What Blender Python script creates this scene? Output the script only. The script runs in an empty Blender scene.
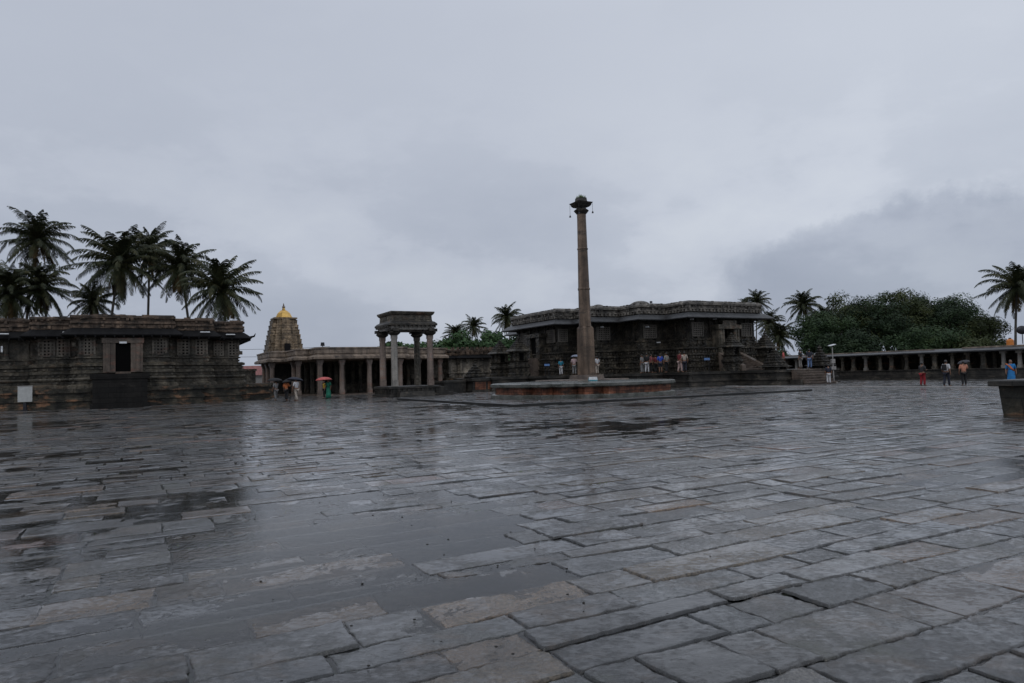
import bpy, bmesh, math, random
from math import radians as R, sin, cos, pi, floor
from mathutils import Vector, Matrix, noise
random.seed(7)
S = bpy.context.scene
col = S.collection

# ------------------------------------------------------------------ camera
EYE = 1.6
F = 24 / 36 * 1024
cam_d = bpy.data.cameras.new('camera'); cam_d.lens = 24; cam_d.sensor_width = 36
cam_d.clip_end = 3000; cam_d.clip_start = 0.1
cam = bpy.data.objects.new('camera', cam_d); col.objects.link(cam)
CM = Matrix.Translation((0, 0, EYE)) @ Matrix.Rotation(R(90 + 2.73), 4, 'X') @ Matrix.Rotation(R(-1.6), 4, 'Z')
cam.matrix_world = CM
S.camera = cam

def at(px, py, Y):
    """survey helper: where the sight line through a photo pixel reaches the distance Y"""
    d = CM.to_3x3() @ Vector(((px - 512) / F, -(py - 341.5) / F, -1))
    t = Y / d.y
    return Vector((d.x * t, Y, EYE + d.z * t))

GA = R(28.3)                      # everything in the courtyard stands on one grid turned by this angle
U = Vector((cos(GA), sin(GA), 0)); V = Vector((-sin(GA), cos(GA), 0))

# ------------------------------------------------------------------ mesh builder
class MB:
    def __init__(s): s.v = []; s.f = []
    def add(s, vs, fs):
        n = len(s.v); s.v += [tuple(p) for p in vs]; s.f += [tuple(n + i for i in f) for f in fs]; return s
    def box(s, x0, x1, y0, y1, z0, z1, tx=0, ty=0):
        """box, its top drawn in by tx / ty"""
        vs = [(x0,y0,z0),(x1,y0,z0),(x1,y1,z0),(x0,y1,z0),
              (x0+tx,y0+ty,z1),(x1-tx,y0+ty,z1),(x1-tx,y1-ty,z1),(x0+tx,y1-ty,z1)]
        return s.add(vs, [(3,2,1,0),(4,5,6,7),(0,1,5,4),(1,2,6,5),(2,3,7,6),(3,0,4,7)])
    def loft(s, rings, cap=True):
        n = len(rings[0]); vs = [p for r in rings for p in r]; fs = []
        for k in range(len(rings) - 1):
            for i in range(n):
                j = (i + 1) % n
                fs.append((k*n+i, k*n+j, (k+1)*n+j, (k+1)*n+i))
        if cap:
            fs.append(tuple(range(n - 1, -1, -1))); fs.append(tuple((len(rings)-1)*n + i for i in range(n)))
        return s.add(vs, fs)
    def lathe(s, prof, n=16, c=(0,0), rot=0):
        return s.loft([[(c[0]+r*cos(rot+2*pi*i/n), c[1]+r*sin(rot+2*pi*i/n), z) for i in range(n)] for r, z in prof])
    def tube(s, pts, rad, n=6):
        pts = [Vector(p) for p in pts]; rings = []
        if not isinstance(rad, (list, tuple)): rad = [rad] * len(pts)
        for i, p in enumerate(pts):
            d = (pts[min(i+1, len(pts)-1)] - pts[max(i-1, 0)])
            if d.length < 1e-9: d = Vector((0,0,1))
            d.normalize()
            a = d.cross(Vector((0,0,1)) if abs(d.z) < .9 else Vector((1,0,0))).normalized(); b = d.cross(a)
            rings.append([p + (a*cos(2*pi*k/n) - b*sin(2*pi*k/n)) * rad[i] for k in range(n)])
        return s.loft(rings)
    def ell(s, c, r, n=10, m=6):
        rings = []
        for k in range(m + 1):
            a = -pi/2 + pi * (k + .02*(k==0) - .02*(k==m)) / m
            rings.append([(c[0]+r[0]*cos(a)*cos(2*pi*i/n), c[1]+r[1]*cos(a)*sin(2*pi*i/n), c[2]+r[2]*sin(a)) for i in range(n)])
        return s.loft(rings)
    def build(s, name, mat, parent=None, smooth=False):
        me = bpy.data.meshes.new(name); me.from_pydata(s.v, [], s.f); me.update()
        if smooth:
            for p in me.polygons: p.use_smooth = True
        me.materials.append(mat)
        o = bpy.data.objects.new(name, me); col.objects.link(o)
        if parent is not None: o.parent = parent
        return o

def tag(o, label=None, cat=None, group=None, kind=None):
    if label: o['label'] = label
    if cat: o['category'] = cat
    if group: o['group'] = group
    if kind: o['kind'] = kind
    return o
def thing(name, label, cat, loc=(0,0,0), rz=0, group=None):
    o = bpy.data.objects.new(name, None); col.objects.link(o); o.empty_display_size = .3
    o.location = loc; o.rotation_euler = (0, 0, rz)
    return tag(o, label, cat, group)
def copy_tree(o, parent=None):
    c = o.copy(); col.objects.link(c); c.parent = parent
    for ch in list(o.children): copy_tree(ch, c)
    return c

def offs(poly, d):
    """rectilinear / any polygon (anticlockwise) pushed outwards by d"""
    n = len(poly); out = []
    for i in range(n):
        p0 = Vector(poly[i-1]); p1 = Vector(poly[i]); p2 = Vector(poly[(i+1) % n])
        a = (p1 - p0).normalized(); b = (p2 - p1).normalized()
        na = Vector((a.y, -a.x)); nb = Vector((b.y, -b.x))
        m = na + nb; k = d / max(.25, (1 + na.dot(nb)))
        out.append((p1.x + m.x * k, p1.y + m.y * k))
    return out
def sweep(mb, poly, prof, cap=True):
    mb.loft([[(x, y, z) for x, y in offs(poly, o)] for o, z in prof], cap)
    return mb
def segs(poly):
    for i in range(len(poly)):
        a = Vector(poly[i]); b = Vector(poly[(i+1) % len(poly)])
        d = b - a; L = d.length; d.normalize()
        yield a, d, Vector((d.y, -d.x)), L          # start, along, outward, length
def obox(mb, a, d, nrm, t0, t1, o0, o1, z0, z1):
    """box on a wall segment: t along, o outwards"""
    q = []
    for z in (z0, z1):
        for t, o in ((t0, o0), (t1, o0), (t1, o1), (t0, o1)):
            p = a + d * t + nrm * o; q.append((p.x, p.y, z))
    mb.add(q, [(0,1,2,3),(7,6,5,4),(4,5,1,0),(5,6,2,1),(6,7,3,2),(7,4,0,3)])

# ------------------------------------------------------------------ materials
def mat_base(name):
    m = bpy.data.materials.new(name); m.use_nodes = True
    return m, m.node_tree.nodes, m.node_tree.links, m.node_tree.nodes['Principled BSDF']
def ramp(nt, fac, stops):
    r = nt.nodes.new('ShaderNodeValToRGB'); e = r.color_ramp.elements
    while len(e) < len(stops): e.new(.5)
    for i, (p, c) in enumerate(stops):
        e[i].position = p; e[i].color = (c[0], c[1], c[2], 1) if len(c) == 3 else c
    nt.links.new(fac, r.inputs[0]); return r.outputs[0]
def nz(nt, vec, scale, detail=5, rough=.6, vscale=None):
    n = nt.nodes.new('ShaderNodeTexNoise'); n.inputs['Scale'].default_value = scale
    n.inputs['Detail'].default_value = detail; n.inputs['Roughness'].default_value = rough
    if vscale:
        mp = nt.nodes.new('ShaderNodeMapping'); mp.inputs['Scale'].default_value = vscale
        nt.links.new(vec, mp.inputs[0]); vec = mp.outputs[0]
    nt.links.new(vec, n.inputs['Vector']); return n.outputs['Fac']
def mix(nt, fac, a, b, mode='MIX'):
    m = nt.nodes.new('ShaderNodeMix'); m.data_type = 'RGBA'; m.blend_type = mode
    if isinstance(fac, (int, float)): m.inputs[0].default_value = fac
    else: nt.links.new(fac, m.inputs[0])
    for k, x in ((6, a), (7, b)):
        if isinstance(x, tuple): m.inputs[k].default_value = (*x[:3], 1)
        else: nt.links.new(x, m.inputs[k])
    return m.outputs[2]
def stone(name, cols, accent=None, acc_at=.62, carve=0.0, carve_scale=3, bump=.5, rough=.55, stain=.5, scale=1.2, courses=None, cov=.5, spec=.28):
    """weathered stone: mottling, an accent colour in patches, rain stains running down, carving as relief"""
    m, N, L, P = mat_base(name); nt = m.node_tree
    tc = N.new('ShaderNodeTexCoord').outputs['Object']
    n1 = nz(nt, tc, scale, 8, .7)
    k = len(cols)
    c = ramp(nt, n1, [(.3 + .4 * i / max(1, k - 1), cc) for i, cc in enumerate(cols)])
    if accent:
        n2 = nz(nt, tc, scale * 1.4, 6, .65, (.55, .55, 1.6))
        c = mix(nt, ramp(nt, n2, [(acc_at - .06, (0,0,0)), (acc_at + .05, (cov*1.6,)*3)]), c, accent)
    st = nz(nt, tc, 1.0, 5, .6, (2.2, 2.2, .18))
    c = mix(nt, stain, c, ramp(nt, st, [(.38, (.25,.25,.26)), (.62, (1.15,1.12,1.08))]), 'MULTIPLY')
    fine = nz(nt, tc, 14, 6, .7)
    c = mix(nt, .55, c, ramp(nt, fine, [(.3, (.5,.5,.5)), (.7, (1.4,1.4,1.4))]), 'MULTIPLY')
    h = fine
    if courses:
        bt = N.new('ShaderNodeTexBrick'); bt.inputs['Scale'].default_value = 1
        bt.inputs['Brick Width'].default_value = courses[0]; bt.inputs['Row Height'].default_value = courses[1]
        bt.inputs['Mortar Size'].default_value = .02; bt.inputs['Mortar Smooth'].default_value = .4
        bt.inputs['Color1'].default_value = (.8,.8,.8,1); bt.inputs['Color2'].default_value = (1.25,1.2,1.15,1); bt.inputs['Mortar'].default_value = (.25,.25,.25,1)
        cx = N.new('ShaderNodeSeparateXYZ'); L.new(tc, cx.inputs[0])
        ad = N.new('ShaderNodeMath'); ad.operation = 'ADD'; L.new(cx.outputs[0], ad.inputs[0]); L.new(cx.outputs[1], ad.inputs[1])
        cb = N.new('ShaderNodeCombineXYZ'); L.new(ad.outputs[0], cb.inputs[0]); L.new(cx.outputs[2], cb.inputs[1])
        L.new(cb.outputs[0], bt.inputs['Vector'])
        c = mix(nt, .85, c, bt.outputs['Color'], 'MULTIPLY')
    L.new(c, P.inputs['Base Color'])
    b1 = N.new('ShaderNodeBump'); b1.inputs['Strength'].default_value = bump; b1.inputs['Distance'].default_value = .03
    L.new(h, b1.inputs['Height']); out = b1.outputs[0]
    if carve:
        vo = N.new('ShaderNodeTexVoronoi'); vo.inputs['Scale'].default_value = carve_scale
        L.new(tc, vo.inputs['Vector'])
        b2 = N.new('ShaderNodeBump'); b2.inputs['Strength'].default_value = carve; b2.inputs['Distance'].default_value = .12
        L.new(vo.outputs['Distance'], b2.inputs['Height']); L.new(out, b2.inputs['Normal']); out = b2.outputs[0]
    L.new(out, P.inputs['Normal'])
    P.inputs['Roughness'].default_value = rough; P.inputs['Specular IOR Level'].default_value = spec
    return m
def plain(name, c, rough=.6, metal=0, var=.25, scale=6):
    m, N, L, P = mat_base(name); nt = m.node_tree
    tc = N.new('ShaderNodeTexCoord').outputs['Object']
    n = nz(nt, tc, scale, 4)
    cc = mix(nt, 1.0, tuple(c), ramp(nt, n, [(.3, (1-var,)*3), (.7, (1+var,)*3)]), 'MULTIPLY')
    L.new(cc, P.inputs['Base Color']); P.inputs['Roughness'].default_value = rough; P.inputs['Metallic'].default_value = metal
    return m
def leafmat(name, a, b, c, scale=.5):
    m, N, L, P = mat_base(name); nt = m.node_tree
    tc = N.new('ShaderNodeTexCoord').outputs['Object']
    n = nz(nt, tc, scale, 6, .75)
    L.new(ramp(nt, n, [(.33, a), (.5, b), (.68, c)]), P.inputs['Base Color'])
    P.inputs['Roughness'].default_value = .65; P.inputs['Specular IOR Level'].default_value = .25
    return m

M = {}
M['soap'] = stone('dark carved soapstone', [(.011,.011,.011), (.038,.034,.027), (.12,.105,.08)], (.15,.115,.08), .64, carve=.8, carve_scale=4.5, rough=.5, stain=.6, cov=.35)
M['soap_plain'] = stone('dark weathered stone', [(.014,.015,.015), (.042,.040,.036), (.095,.087,.075)], (.19,.165,.13), .63, rough=.5, stain=.5, courses=(1.3,.42), cov=.35)
M['eave'] = stone('smooth grey eave stone', [(.026,.027,.029), (.06,.062,.066)], None, rough=.4, stain=.5, bump=.25)
M['parapet'] = stone('pale weathered parapet stone', [(.05,.048,.044), (.15,.138,.122), (.28,.26,.23)], (.045,.043,.04), .56, carve=.5, carve_scale=5, stain=.6, rough=.6)
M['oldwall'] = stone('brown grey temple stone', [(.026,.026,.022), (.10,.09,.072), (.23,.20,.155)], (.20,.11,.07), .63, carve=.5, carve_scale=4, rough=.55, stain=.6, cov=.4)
M['oldbase'] = stone('dark moulded base stone', [(.010,.012,.010), (.038,.036,.028), (.12,.105,.08)], (.27,.15,.085), .60, carve=.25, carve_scale=4, rough=.5, stain=.55, courses=(1.1,.5), cov=.55)
M['oldmould'] = stone('grey brown moulded stone', [(.02,.021,.018), (.08,.073,.058), (.19,.17,.135)], (.17,.12,.08), .64, carve=.4, carve_scale=4, rough=.5, stain=.6, courses=(1.2,.6), cov=.4)
M['redparapet'] = stone('reddish brick parapet', [(.04,.03,.024), (.145,.105,.078), (.28,.205,.15)], (.022,.022,.02), .55, carve=.3, carve_scale=5, rough=.6, stain=.6, courses=(.7,.28), cov=.5)
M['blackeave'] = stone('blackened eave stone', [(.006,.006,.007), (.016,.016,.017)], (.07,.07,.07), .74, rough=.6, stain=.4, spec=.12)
M['blackwall'] = stone('blackened coursed stone', [(.008,.008,.008), (.022,.021,.02)], (.06,.055,.05), .68, rough=.6, stain=.4, courses=(1.0,.36), spec=.15)
M['doorstone'] = stone('reddish door frame stone', [(.07,.058,.048), (.13,.105,.085), (.20,.16,.13)], (.21,.11,.08), .58, rough=.55, stain=.5, cov=.45)
M['brick'] = stone('orange brick panel', [(.05,.028,.02), (.22,.085,.05), (.36,.18,.11)], (.03,.03,.026), .56, rough=.5, stain=.7, courses=(.42,.2), scale=1.1)
M['slab'] = stone('mossy slab stone', [(.055,.062,.058), (.12,.125,.115), (.19,.19,.175)], (.03,.04,.03), .6, rough=.25, stain=.25)
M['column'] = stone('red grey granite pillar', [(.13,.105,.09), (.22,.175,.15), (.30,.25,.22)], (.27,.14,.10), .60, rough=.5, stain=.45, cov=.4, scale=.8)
M['palecolumn'] = stone('pale grey granite pillar', [(.19,.18,.165), (.30,.285,.26), (.40,.38,.34)], (.24,.14,.10), .64, rough=.5, stain=.4, cov=.4)
M['lamp_pillar'] = stone('brown granite monolith', [(.085,.062,.045), (.165,.118,.085), (.25,.185,.14)], (.06,.05,.042), .6, rough=.45, stain=.75, scale=.8)
M['tower'] = stone('ochre tower stone', [(.12,.095,.07), (.32,.25,.17), (.48,.38,.27)], (.08,.065,.055), .6, carve=.7, carve_scale=3, rough=.6, stain=.6, courses=(.8,.33))
M['hallroof'] = stone('pinkish cement parapet', [(.13,.10,.08), (.27,.215,.17), (.37,.31,.255)], (.08,.07,.065), .58, rough=.6, stain=.6)
M['shrine'] = stone('pale streaked shrine stone', [(.10,.09,.075), (.30,.27,.225), (.48,.44,.37)], (.05,.048,.042), .57, carve=.4, carve_scale=3, rough=.6, stain=.8)
M['stair'] = stone('brown stair stone', [(.08,.062,.05), (.15,.12,.10), (.22,.18,.15)], (.04,.04,.038), .62, rough=.4, stain=.4)
M['kerb'] = stone('dark kerb stone', [(.012,.012,.013), (.04,.04,.038)], None, rough=.4, stain=.3)
M['gold'] = plain('gilded metal', (.70,.44,.13), .4, .8, .25, 3)
M['black'] = plain('black interior shade', (.004,.004,.004), .9, 0, .1)  # shade of unlit openings, put into the colour
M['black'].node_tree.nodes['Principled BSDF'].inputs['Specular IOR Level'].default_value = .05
M['darkmetal'] = plain('dark metal', (.03,.03,.035), .4, .6)
M['whitepaint'] = plain('white paint', (.62,.64,.66), .4)
M['board'] = plain('grey white board', (.40,.41,.40), .5, 0, .15, 5)
M['bluesign'] = plain('blue sign', (.10,.20,.42), .4)
M['tealglass'] = plain('teal glass', (.05,.22,.27), .2)
M['orange'] = plain('orange plastic', (.50,.17,.03), .4)
M['redroof'] = plain('red roof tiles', (.22,.08,.07), .6, 0, .3, 3)
M['concrete'] = plain('grey concrete', (.27,.26,.25), .6)
M['bark'] = stone('palm bark', [(.05,.045,.04), (.11,.10,.085)], None, rough=.8, stain=.3, scale=3)
M['palmleaf'] = leafmat('palm leaves', (.010,.016,.007), (.026,.032,.012), (.065,.058,.022), .55)
M['palmdead'] = leafmat('dry palm leaves', (.06,.045,.02), (.11,.075,.03), (.14,.10,.045), .9)
M['treeleaf'] = leafmat('tree leaves', (.010,.022,.010), (.026,.052,.018), (.055,.085,.028), .45)
M['treeleaf2'] = leafmat('olive tree leaves', (.014,.022,.008), (.038,.052,.016), (.075,.085,.03), .5)
M['treeleaf3'] = leafmat('blackish tree leaves', (.007,.015,.008), (.018,.036,.014), (.036,.058,.022), .5)
M['farleaf'] = leafmat('far tree leaves', (.02,.042,.018), (.04,.085,.03), (.075,.12,.04), .3)
M['grass'] = leafmat('grass', (.05,.09,.02), (.09,.15,.03), (.13,.19,.04), 2)
M['coconut'] = plain('coconuts', (.12,.09,.03), .5)
M['skin'] = plain('brown skin', (.20,.105,.065), .5, 0, .1)
M['hair'] = plain('black hair', (.012,.011,.011), .4, 0, .1)
def cloth(name, c): 
    if name not in M: M[name] = plain(name, tuple(x*.72 for x in c), .8, 0, .3, 5)
    return M[name]

# ------------------------------------------------------------------ sky and light
W = bpy.data.worlds.new('World'); S.world = W; W.use_nodes = True
nt = W.node_tree; N = nt.nodes; L = nt.links
bg = N['Background']; SUN_EL, SUN_AZ = 48, 200
sky = N.new('ShaderNodeTexSky'); sky.sky_type = 'NISHITA'; sky.sun_disc = False
sky.sun_elevation = R(SUN_EL); sky.sun_rotation = R(SUN_AZ); sky.dust_density = 3
g = N.new('ShaderNodeTexCoord').outputs['Generated']
sx = N.new('ShaderNodeSeparateXYZ'); L.new(g, sx.inputs[0])
# a cloud deck seen from below: the direction projected on a flat layer overhead
mz = N.new('ShaderNodeMath'); mz.operation = 'MAXIMUM'; mz.inputs[1].default_value = 0.0; L.new(sx.outputs[2], mz.inputs[0])
az = N.new('ShaderNodeMath'); az.operation = 'ADD'; az.inputs[1].default_value = .22; L.new(mz.outputs[0], az.inputs[0])
dv = N.new('ShaderNodeVectorMath'); dv.operation = 'DIVIDE'; L.new(g, dv.inputs[0])
cz = N.new('ShaderNodeCombineXYZ'); 
for i in range(3): L.new(az.outputs[0], cz.inputs[i])
L.new(cz.outputs[0], dv.inputs[1])
c1 = nz(nt, dv.outputs[0], .55, 3, .45)
c2 = nz(nt, g, 3.1, 8, .58, (1, 1, 2.0))
base = ramp(nt, c1, [(.35, (4.75,5.15,6.0)), (.65, (5.6,6.0,6.85))])
clouds = ramp(nt, c2, [(.36, (1.08,1.075,1.05)), (.47, (1.0,1.0,1.0)), (.53, (.89,.90,.915)), (.66, (.82,.835,.86))])
# the darker cloud bank low on the horizon
band = ramp(nt, sx.outputs[2], [(0.0, (1,1,1)), (.2, (.9,.9,.9)), (.40, (.12,.12,.12))])
cc = mix(nt, band, base, mix(nt, 1.0, base, clouds, 'MULTIPLY'))
# one big soft cloud bank to the right
vd = N.new('ShaderNodeVectorMath'); vd.operation = 'DISTANCE'
dd = at(925, 302, 100) - Vector((0, 0, EYE)); dd.normalize(); vd.inputs[1].default_value = (dd.x, dd.y, dd.z)
wv = N.new('ShaderNodeTexNoise'); wv.inputs['Scale'].default_value = 7; wv.inputs['Detail'].default_value = 9; wv.inputs['Roughness'].default_value = .62; L.new(g, wv.inputs['Vector'])
wm = N.new('ShaderNodeVectorMath'); wm.operation = 'MULTIPLY_ADD'; L.new(wv.outputs['Color'], wm.inputs[0]); wm.inputs[1].default_value = (.16,)*3; L.new(g, wm.inputs[2])
ws = N.new('ShaderNodeVectorMath'); ws.operation = 'SUBTRACT'; L.new(wm.outputs[0], ws.inputs[0]); ws.inputs[1].default_value = (.08,)*3
mp = N.new('ShaderNodeVectorMath'); mp.operation = 'SUBTRACT'; L.new(ws.outputs[0], mp.inputs[0]); mp.inputs[1].default_value = (dd.x, dd.y, dd.z)
sc = N.new('ShaderNodeVectorMath'); sc.operation = 'MULTIPLY'; L.new(mp.outputs[0], sc.inputs[0]); sc.inputs[1].default_value = (1, 1, 1.9)
ln = N.new('ShaderNodeVectorMath'); ln.operation = 'LENGTH'; L.new(sc.outputs[0], ln.inputs[0])
bank = ramp(nt, ln.outputs[1 if ln.outputs[0].name == 'Vector' else 0], [(.0, (.84,.855,.875)), (.20, (.76,.775,.81)), (.225, (.80,.815,.845)), (.255, (1.0,1.0,1.0)), (1, (1,1,1))])
cc = mix(nt, 1.0, cc, bank, 'MULTIPLY')
lr = ramp(nt, sx.outputs[0], [(0, (.93,.935,.945)), (.45, (1.06,1.06,1.05)), (1, (1.06,1.06,1.05))])
cc = mix(nt, 1.0, cc, lr, 'MULTIPLY')
zen = ramp(nt, sx.outputs[2], [(0, (.45,.45,.45)), (.47, (.45,.45,.45)), (.8, (.58,.58,.575)), (1, (.62,.62,.61))])
zm = N.new('ShaderNodeVectorMath'); zm.operation = 'SCALE'; zm.inputs['Scale'].default_value = 1/.45; L.new(zen, zm.inputs[0])
cc = mix(nt, 1.0, cc, zm.outputs[0], 'MULTIPLY')
fin = mix(nt, .96, sky.outputs[0], cc)
L.new(fin, bg.inputs[0]); bg.inputs[1].default_value = .1
sd = bpy.data.lights.new('sun', 'SUN'); sd.energy = .5; sd.angle = R(20); sd.color = (1, .96, .9)
so = bpy.data.objects.new('sun', sd); col.objects.link(so)
so.rotation_euler = (R(90 - SUN_EL), 0, R(180 - SUN_AZ))
S.view_settings.view_transform = 'Standard'; S.view_settings.look = 'None'
S.view_settings.exposure = 0; S.view_settings.gamma = 1

# ------------------------------------------------------------------ ground
gm = stone('wet earth', [(.03,.032,.026), (.05,.05,.042), (.075,.072,.06)], (.035,.05,.02), .55, rough=.45, stain=0)
g0 = MB(); g0.add([(-900,-300,-.035),(900,-300,-.035),(900,1500,-.035),(-900,1500,-.035)], [(0,1,2,3)])
tag(g0.build('ground', gm), kind='structure')

def hfield(x, y):
    return (.020 * noise.noise(Vector((x*.17, y*.17, 3))) + .012 * noise.noise(Vector((x*.45, y*.45, 9))))
def wet_bias(x, y):
    # the courtyard drains towards the middle left; the stones to the right stand a little prouder
    d = math.hypot(x, y)
    b = .0066
    b += .0055 * max(0, min(1, (x - .22*y) / 3)) - .0042 * max(0, 1 - abs(x + .06*y) / (.8 + .17*y))
    return b

def paving():
    vs, fs, cols, rgh = [], [], [], []
    rnd = random.Random(11)
    def wob(t, k): return .10 * noise.noise(Vector((t*.35, k*7.3, 1)))
    pal = [(.115,.120,.124), (.14,.138,.135), (.095,.105,.115), (.16,.155,.15), (.13,.132,.13), (.085,.085,.086), (.125,.135,.14)]
    warm = [(.24,.18,.13), (.26,.18,.125), (.20,.165,.125)]
    pink = [(.32,.17,.125), (.28,.16,.12)]
    v = -12.0; row = 0
    while v < 85:
        w = rnd.choice([.26,.31,.36,.41,.46,.54]) * rnd.uniform(.92, 1.08)
        u = -60.0 + rnd.random() * 2
        while u < 75:
            l = rnd.choice([.36,.5,.66,.8,.95,1.15,1.6]) * rnd.uniform(.9, 1.1)
            c = U * (u + l/2) + V * (v + w/2)
            if c.y < -1 or c.y > 82 or abs(c.x) > .86 * c.y + 6: u += l; continue
            d = math.hypot(c.x, c.y)
            cell = .028 if d < 7.5 else .06 if d < 13 else .12 if d < 22 else .25 if d < 34 else .6
            nu = max(1, int(l / cell)); nv = max(1, int(w / cell))
            gap = rnd.uniform(.003, .014)
            us = [0, gap*.3 + .005] + [.018 + (l - .036) * i / nu for i in range(nu + 1)] + [l - gap*.3 - .005, l]
            ws = [0, gap*.3 + .005] + [.018 + (w - .036) * i / nv for i in range(nv + 1)] + [w - gap*.3 - .005, w]
            h0 = hfield(c.x, c.y) + wet_bias(c.x, c.y) + rnd.gauss(0, .0042)
            if rnd.random() < .08: h0 += rnd.uniform(.006, .014)
            tk = 1 if d < 18 else 1.8
            tu, tv = rnd.gauss(0, .005*tk), rnd.gauss(0, .009*tk)
            rough = rnd.choice([.5,.8,1.2,1.8,2.6,3.4])
            flake = rnd.random() < .4
            sd_ = rnd.random() * 100
            q = rnd.random()
            cl = rnd.choice(pink) if q < .03 else rnd.choice(warm) if q < .24 else rnd.choice(pal)
            k = rnd.uniform(.10, .38); cl = tuple(x * k for x in cl)
            n0 = len(vs); nU, nV = len(us), len(ws)
            jit = [rnd.uniform(-.014, .014) for _ in range(4)]
            near = d < 30
            for j, b in enumerate(ws):
                for i, a in enumerate(us):
                    edge = (i == 0) + (i == nU-1) + (j == 0) + (j == nV-1)
                    e2 = (i == 1) or (i == nU-2) or (j == 1) or (j == nV-2)
                    fa, fb = a / l, b / w
                    uu, vv = u + a, v + b
                    uu += jit[0]*(1-fb) + jit[1]*fb
                    # edges: shared wavy row lines, irregular chipped outline, a gap at each side
                    vv += wob(uu, row)*(1-fb) + wob(uu, row+1)*fb
                    if near:
                        ch = .018 * noise.noise(Vector((uu*5, vv*5, sd_))) + .014 * noise.noise(Vector((uu*17, vv*17, sd_)))
                    else: ch = 0
                    uu += gap * (1 - 2*fa) + ch * (1 if fa < .08 or fa > .92 else 0)
                    vv += gap * (1 - 2*fb) + ch * (1 if fb < .15 or fb > .85 else 0)
                    z = h0 + tu*(a - l/2) + tv*(b - w/2)
                    if near:
                        z += rough * (.0029*noise.noise(Vector((uu*2.2, vv*4, sd_))) + .0019*noise.noise(Vector((uu*9, vv*11, sd_))))
                        if cell < .1: z += rough*.0022*noise.noise(Vector((uu*26, vv*30, sd_)))
                        if flake:
                            n_ = noise.noise(Vector((uu*2.2, vv*4.2, sd_+5)))*2.2 + .6
                            fr = n_ - floor(n_); z += .004*(floor(n_) + min(1, max(0, (fr-.42)*7)))
                    if edge: z -= .022
                    elif e2: z -= .0016
                    vs.append((U.x*uu + V.x*vv, U.y*uu + V.y*vv, z))
                    cols.append(cl); rgh.append(rough)
            for j in range(nV-1):
                for i in range(nU-1):
                    a = n0 + j*nU + i; fs.append((a, a+1, a+nU+1, a+nU))
            u += l
        v += w; row += 1
    me = bpy.data.meshes.new('courtyard_paving'); me.from_pydata(vs, [], fs); me.update()
    ca = me.color_attributes.new('slab_colour', 'FLOAT_COLOR', 'POINT')
    ca.data.foreach_set('color', [x for c_, r_ in zip(cols, rgh) for x in (*c_, r_/3.4)])
    me.polygons.foreach_set('use_smooth', [True]*len(me.polygons))
    m, N, L, P = mat_base('wet paving stone'); nt = m.node_tree
    at_ = N.new('ShaderNodeAttribute'); at_.attribute_name = 'slab_colour'
    tc = N.new('ShaderNodeTexCoord').outputs['Object']
    n1 = nz(nt, tc, 2.2, 8, .7); n2 = nz(nt, tc, 45, 4, .7); n3 = nz(nt, tc, .35, 5, .6)
    c = mix(nt, 1.0, at_.outputs['Color'], ramp(nt, n1, [(.3, (.6,.62,.64)), (.7, (1.4,1.34,1.26))]), 'MULTIPLY')
    c = mix(nt, 1.0, c, ramp(nt, n2, [(.32, (.25,.25,.25)), (.68, (1.85,1.85,1.85))]), 'MULTIPLY')
    # brown mineral stain in patches that cross the joints
    n6 = nz(nt, tc, 1.3, 7, .7, (1, 1.3, 1))
    c = mix(nt, ramp(nt, n6, [(.52, (0,0,0)), (.66, (.6,.6,.6))]), c, (.085,.060,.042))
    # algae in broad dark patches
    n4 = nz(nt, tc, .8, 6, .7)
    c = mix(nt, ramp(nt, n4, [(.57, (0,0,0)), (.66, (.7,.7,.7))]), c, (.028,.030,.018))
    # a thin film of water lies on the smoother patches; rough, half drained stone between them
    n5 = nz(nt, tc, 15, 7, .72, (1, 1.5, 1)); n7 = nz(nt, tc, 1.6, 4, .6)
    def mth(op, a_, b_):
        q = N.new('ShaderNodeMath'); q.operation = op
        for k_, x_ in enumerate((a_, b_)):
            if isinstance(x_, (int, float)): q.inputs[k_].default_value = x_
            else: L.new(x_, q.inputs[k_])
        return q.outputs[0]
    lev = mth('ADD', mth('ADD', mth('MULTIPLY', n5, .55), mth('MULTIPLY', n7, .45)), mth('MULTIPLY', at_.outputs['Alpha'], .075))
    film = ramp(nt, lev, [(.48, (1,1,1)), (.575, (0,0,0))])
    c = mix(nt, film, mix(nt, 1.0, c, (1.35,1.33,1.28), 'MULTIPLY'), mix(nt, 1.0, c, (.72,.73,.75), 'MULTIPLY'))
    L.new(c, P.inputs['Base Color'])
    rr = N.new('ShaderNodeMapRange'); L.new(film, rr.inputs[0]); rr.inputs[3].default_value = .26; rr.inputs[4].default_value = .07
    L.new(rr.outputs[0], P.inputs['Roughness'])
    sr = N.new('ShaderNodeMapRange'); L.new(film, sr.inputs[0]); sr.inputs[3].default_value = .95; sr.inputs[4].default_value = .35
    b = N.new('ShaderNodeBump'); b.inputs['Distance'].default_value = .010; L.new(sr.outputs[0], b.inputs['Strength']); L.new(n2, b.inputs['Height'])
    b2 = N.new('ShaderNodeBump'); b2.inputs['Distance'].default_value = .022; L.new(sr.outputs[0], b2.inputs['Strength'])
    L.new(n5, b2.inputs['Height']); L.new(b.outputs[0], b2.inputs['Normal'])
    L.new(b2.outputs[0], P.inputs['Normal']); P.inputs['Specular IOR Level'].default_value = .2
    # the wet film on top of everything, following the stone only where it is thin
    cw = N.new('ShaderNodeMapRange'); L.new(film, cw.inputs[0]); cw.inputs[3].default_value = .85; cw.inputs[4].default_value = 1.0; L.new(cw.outputs[0], P.inputs['Coat Weight']); P.inputs['Coat IOR'].default_value = 1.45
    cr_ = N.new('ShaderNodeMapRange'); L.new(film, cr_.inputs[0]); cr_.inputs[3].default_value = .13; cr_.inputs[4].default_value = .045
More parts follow.
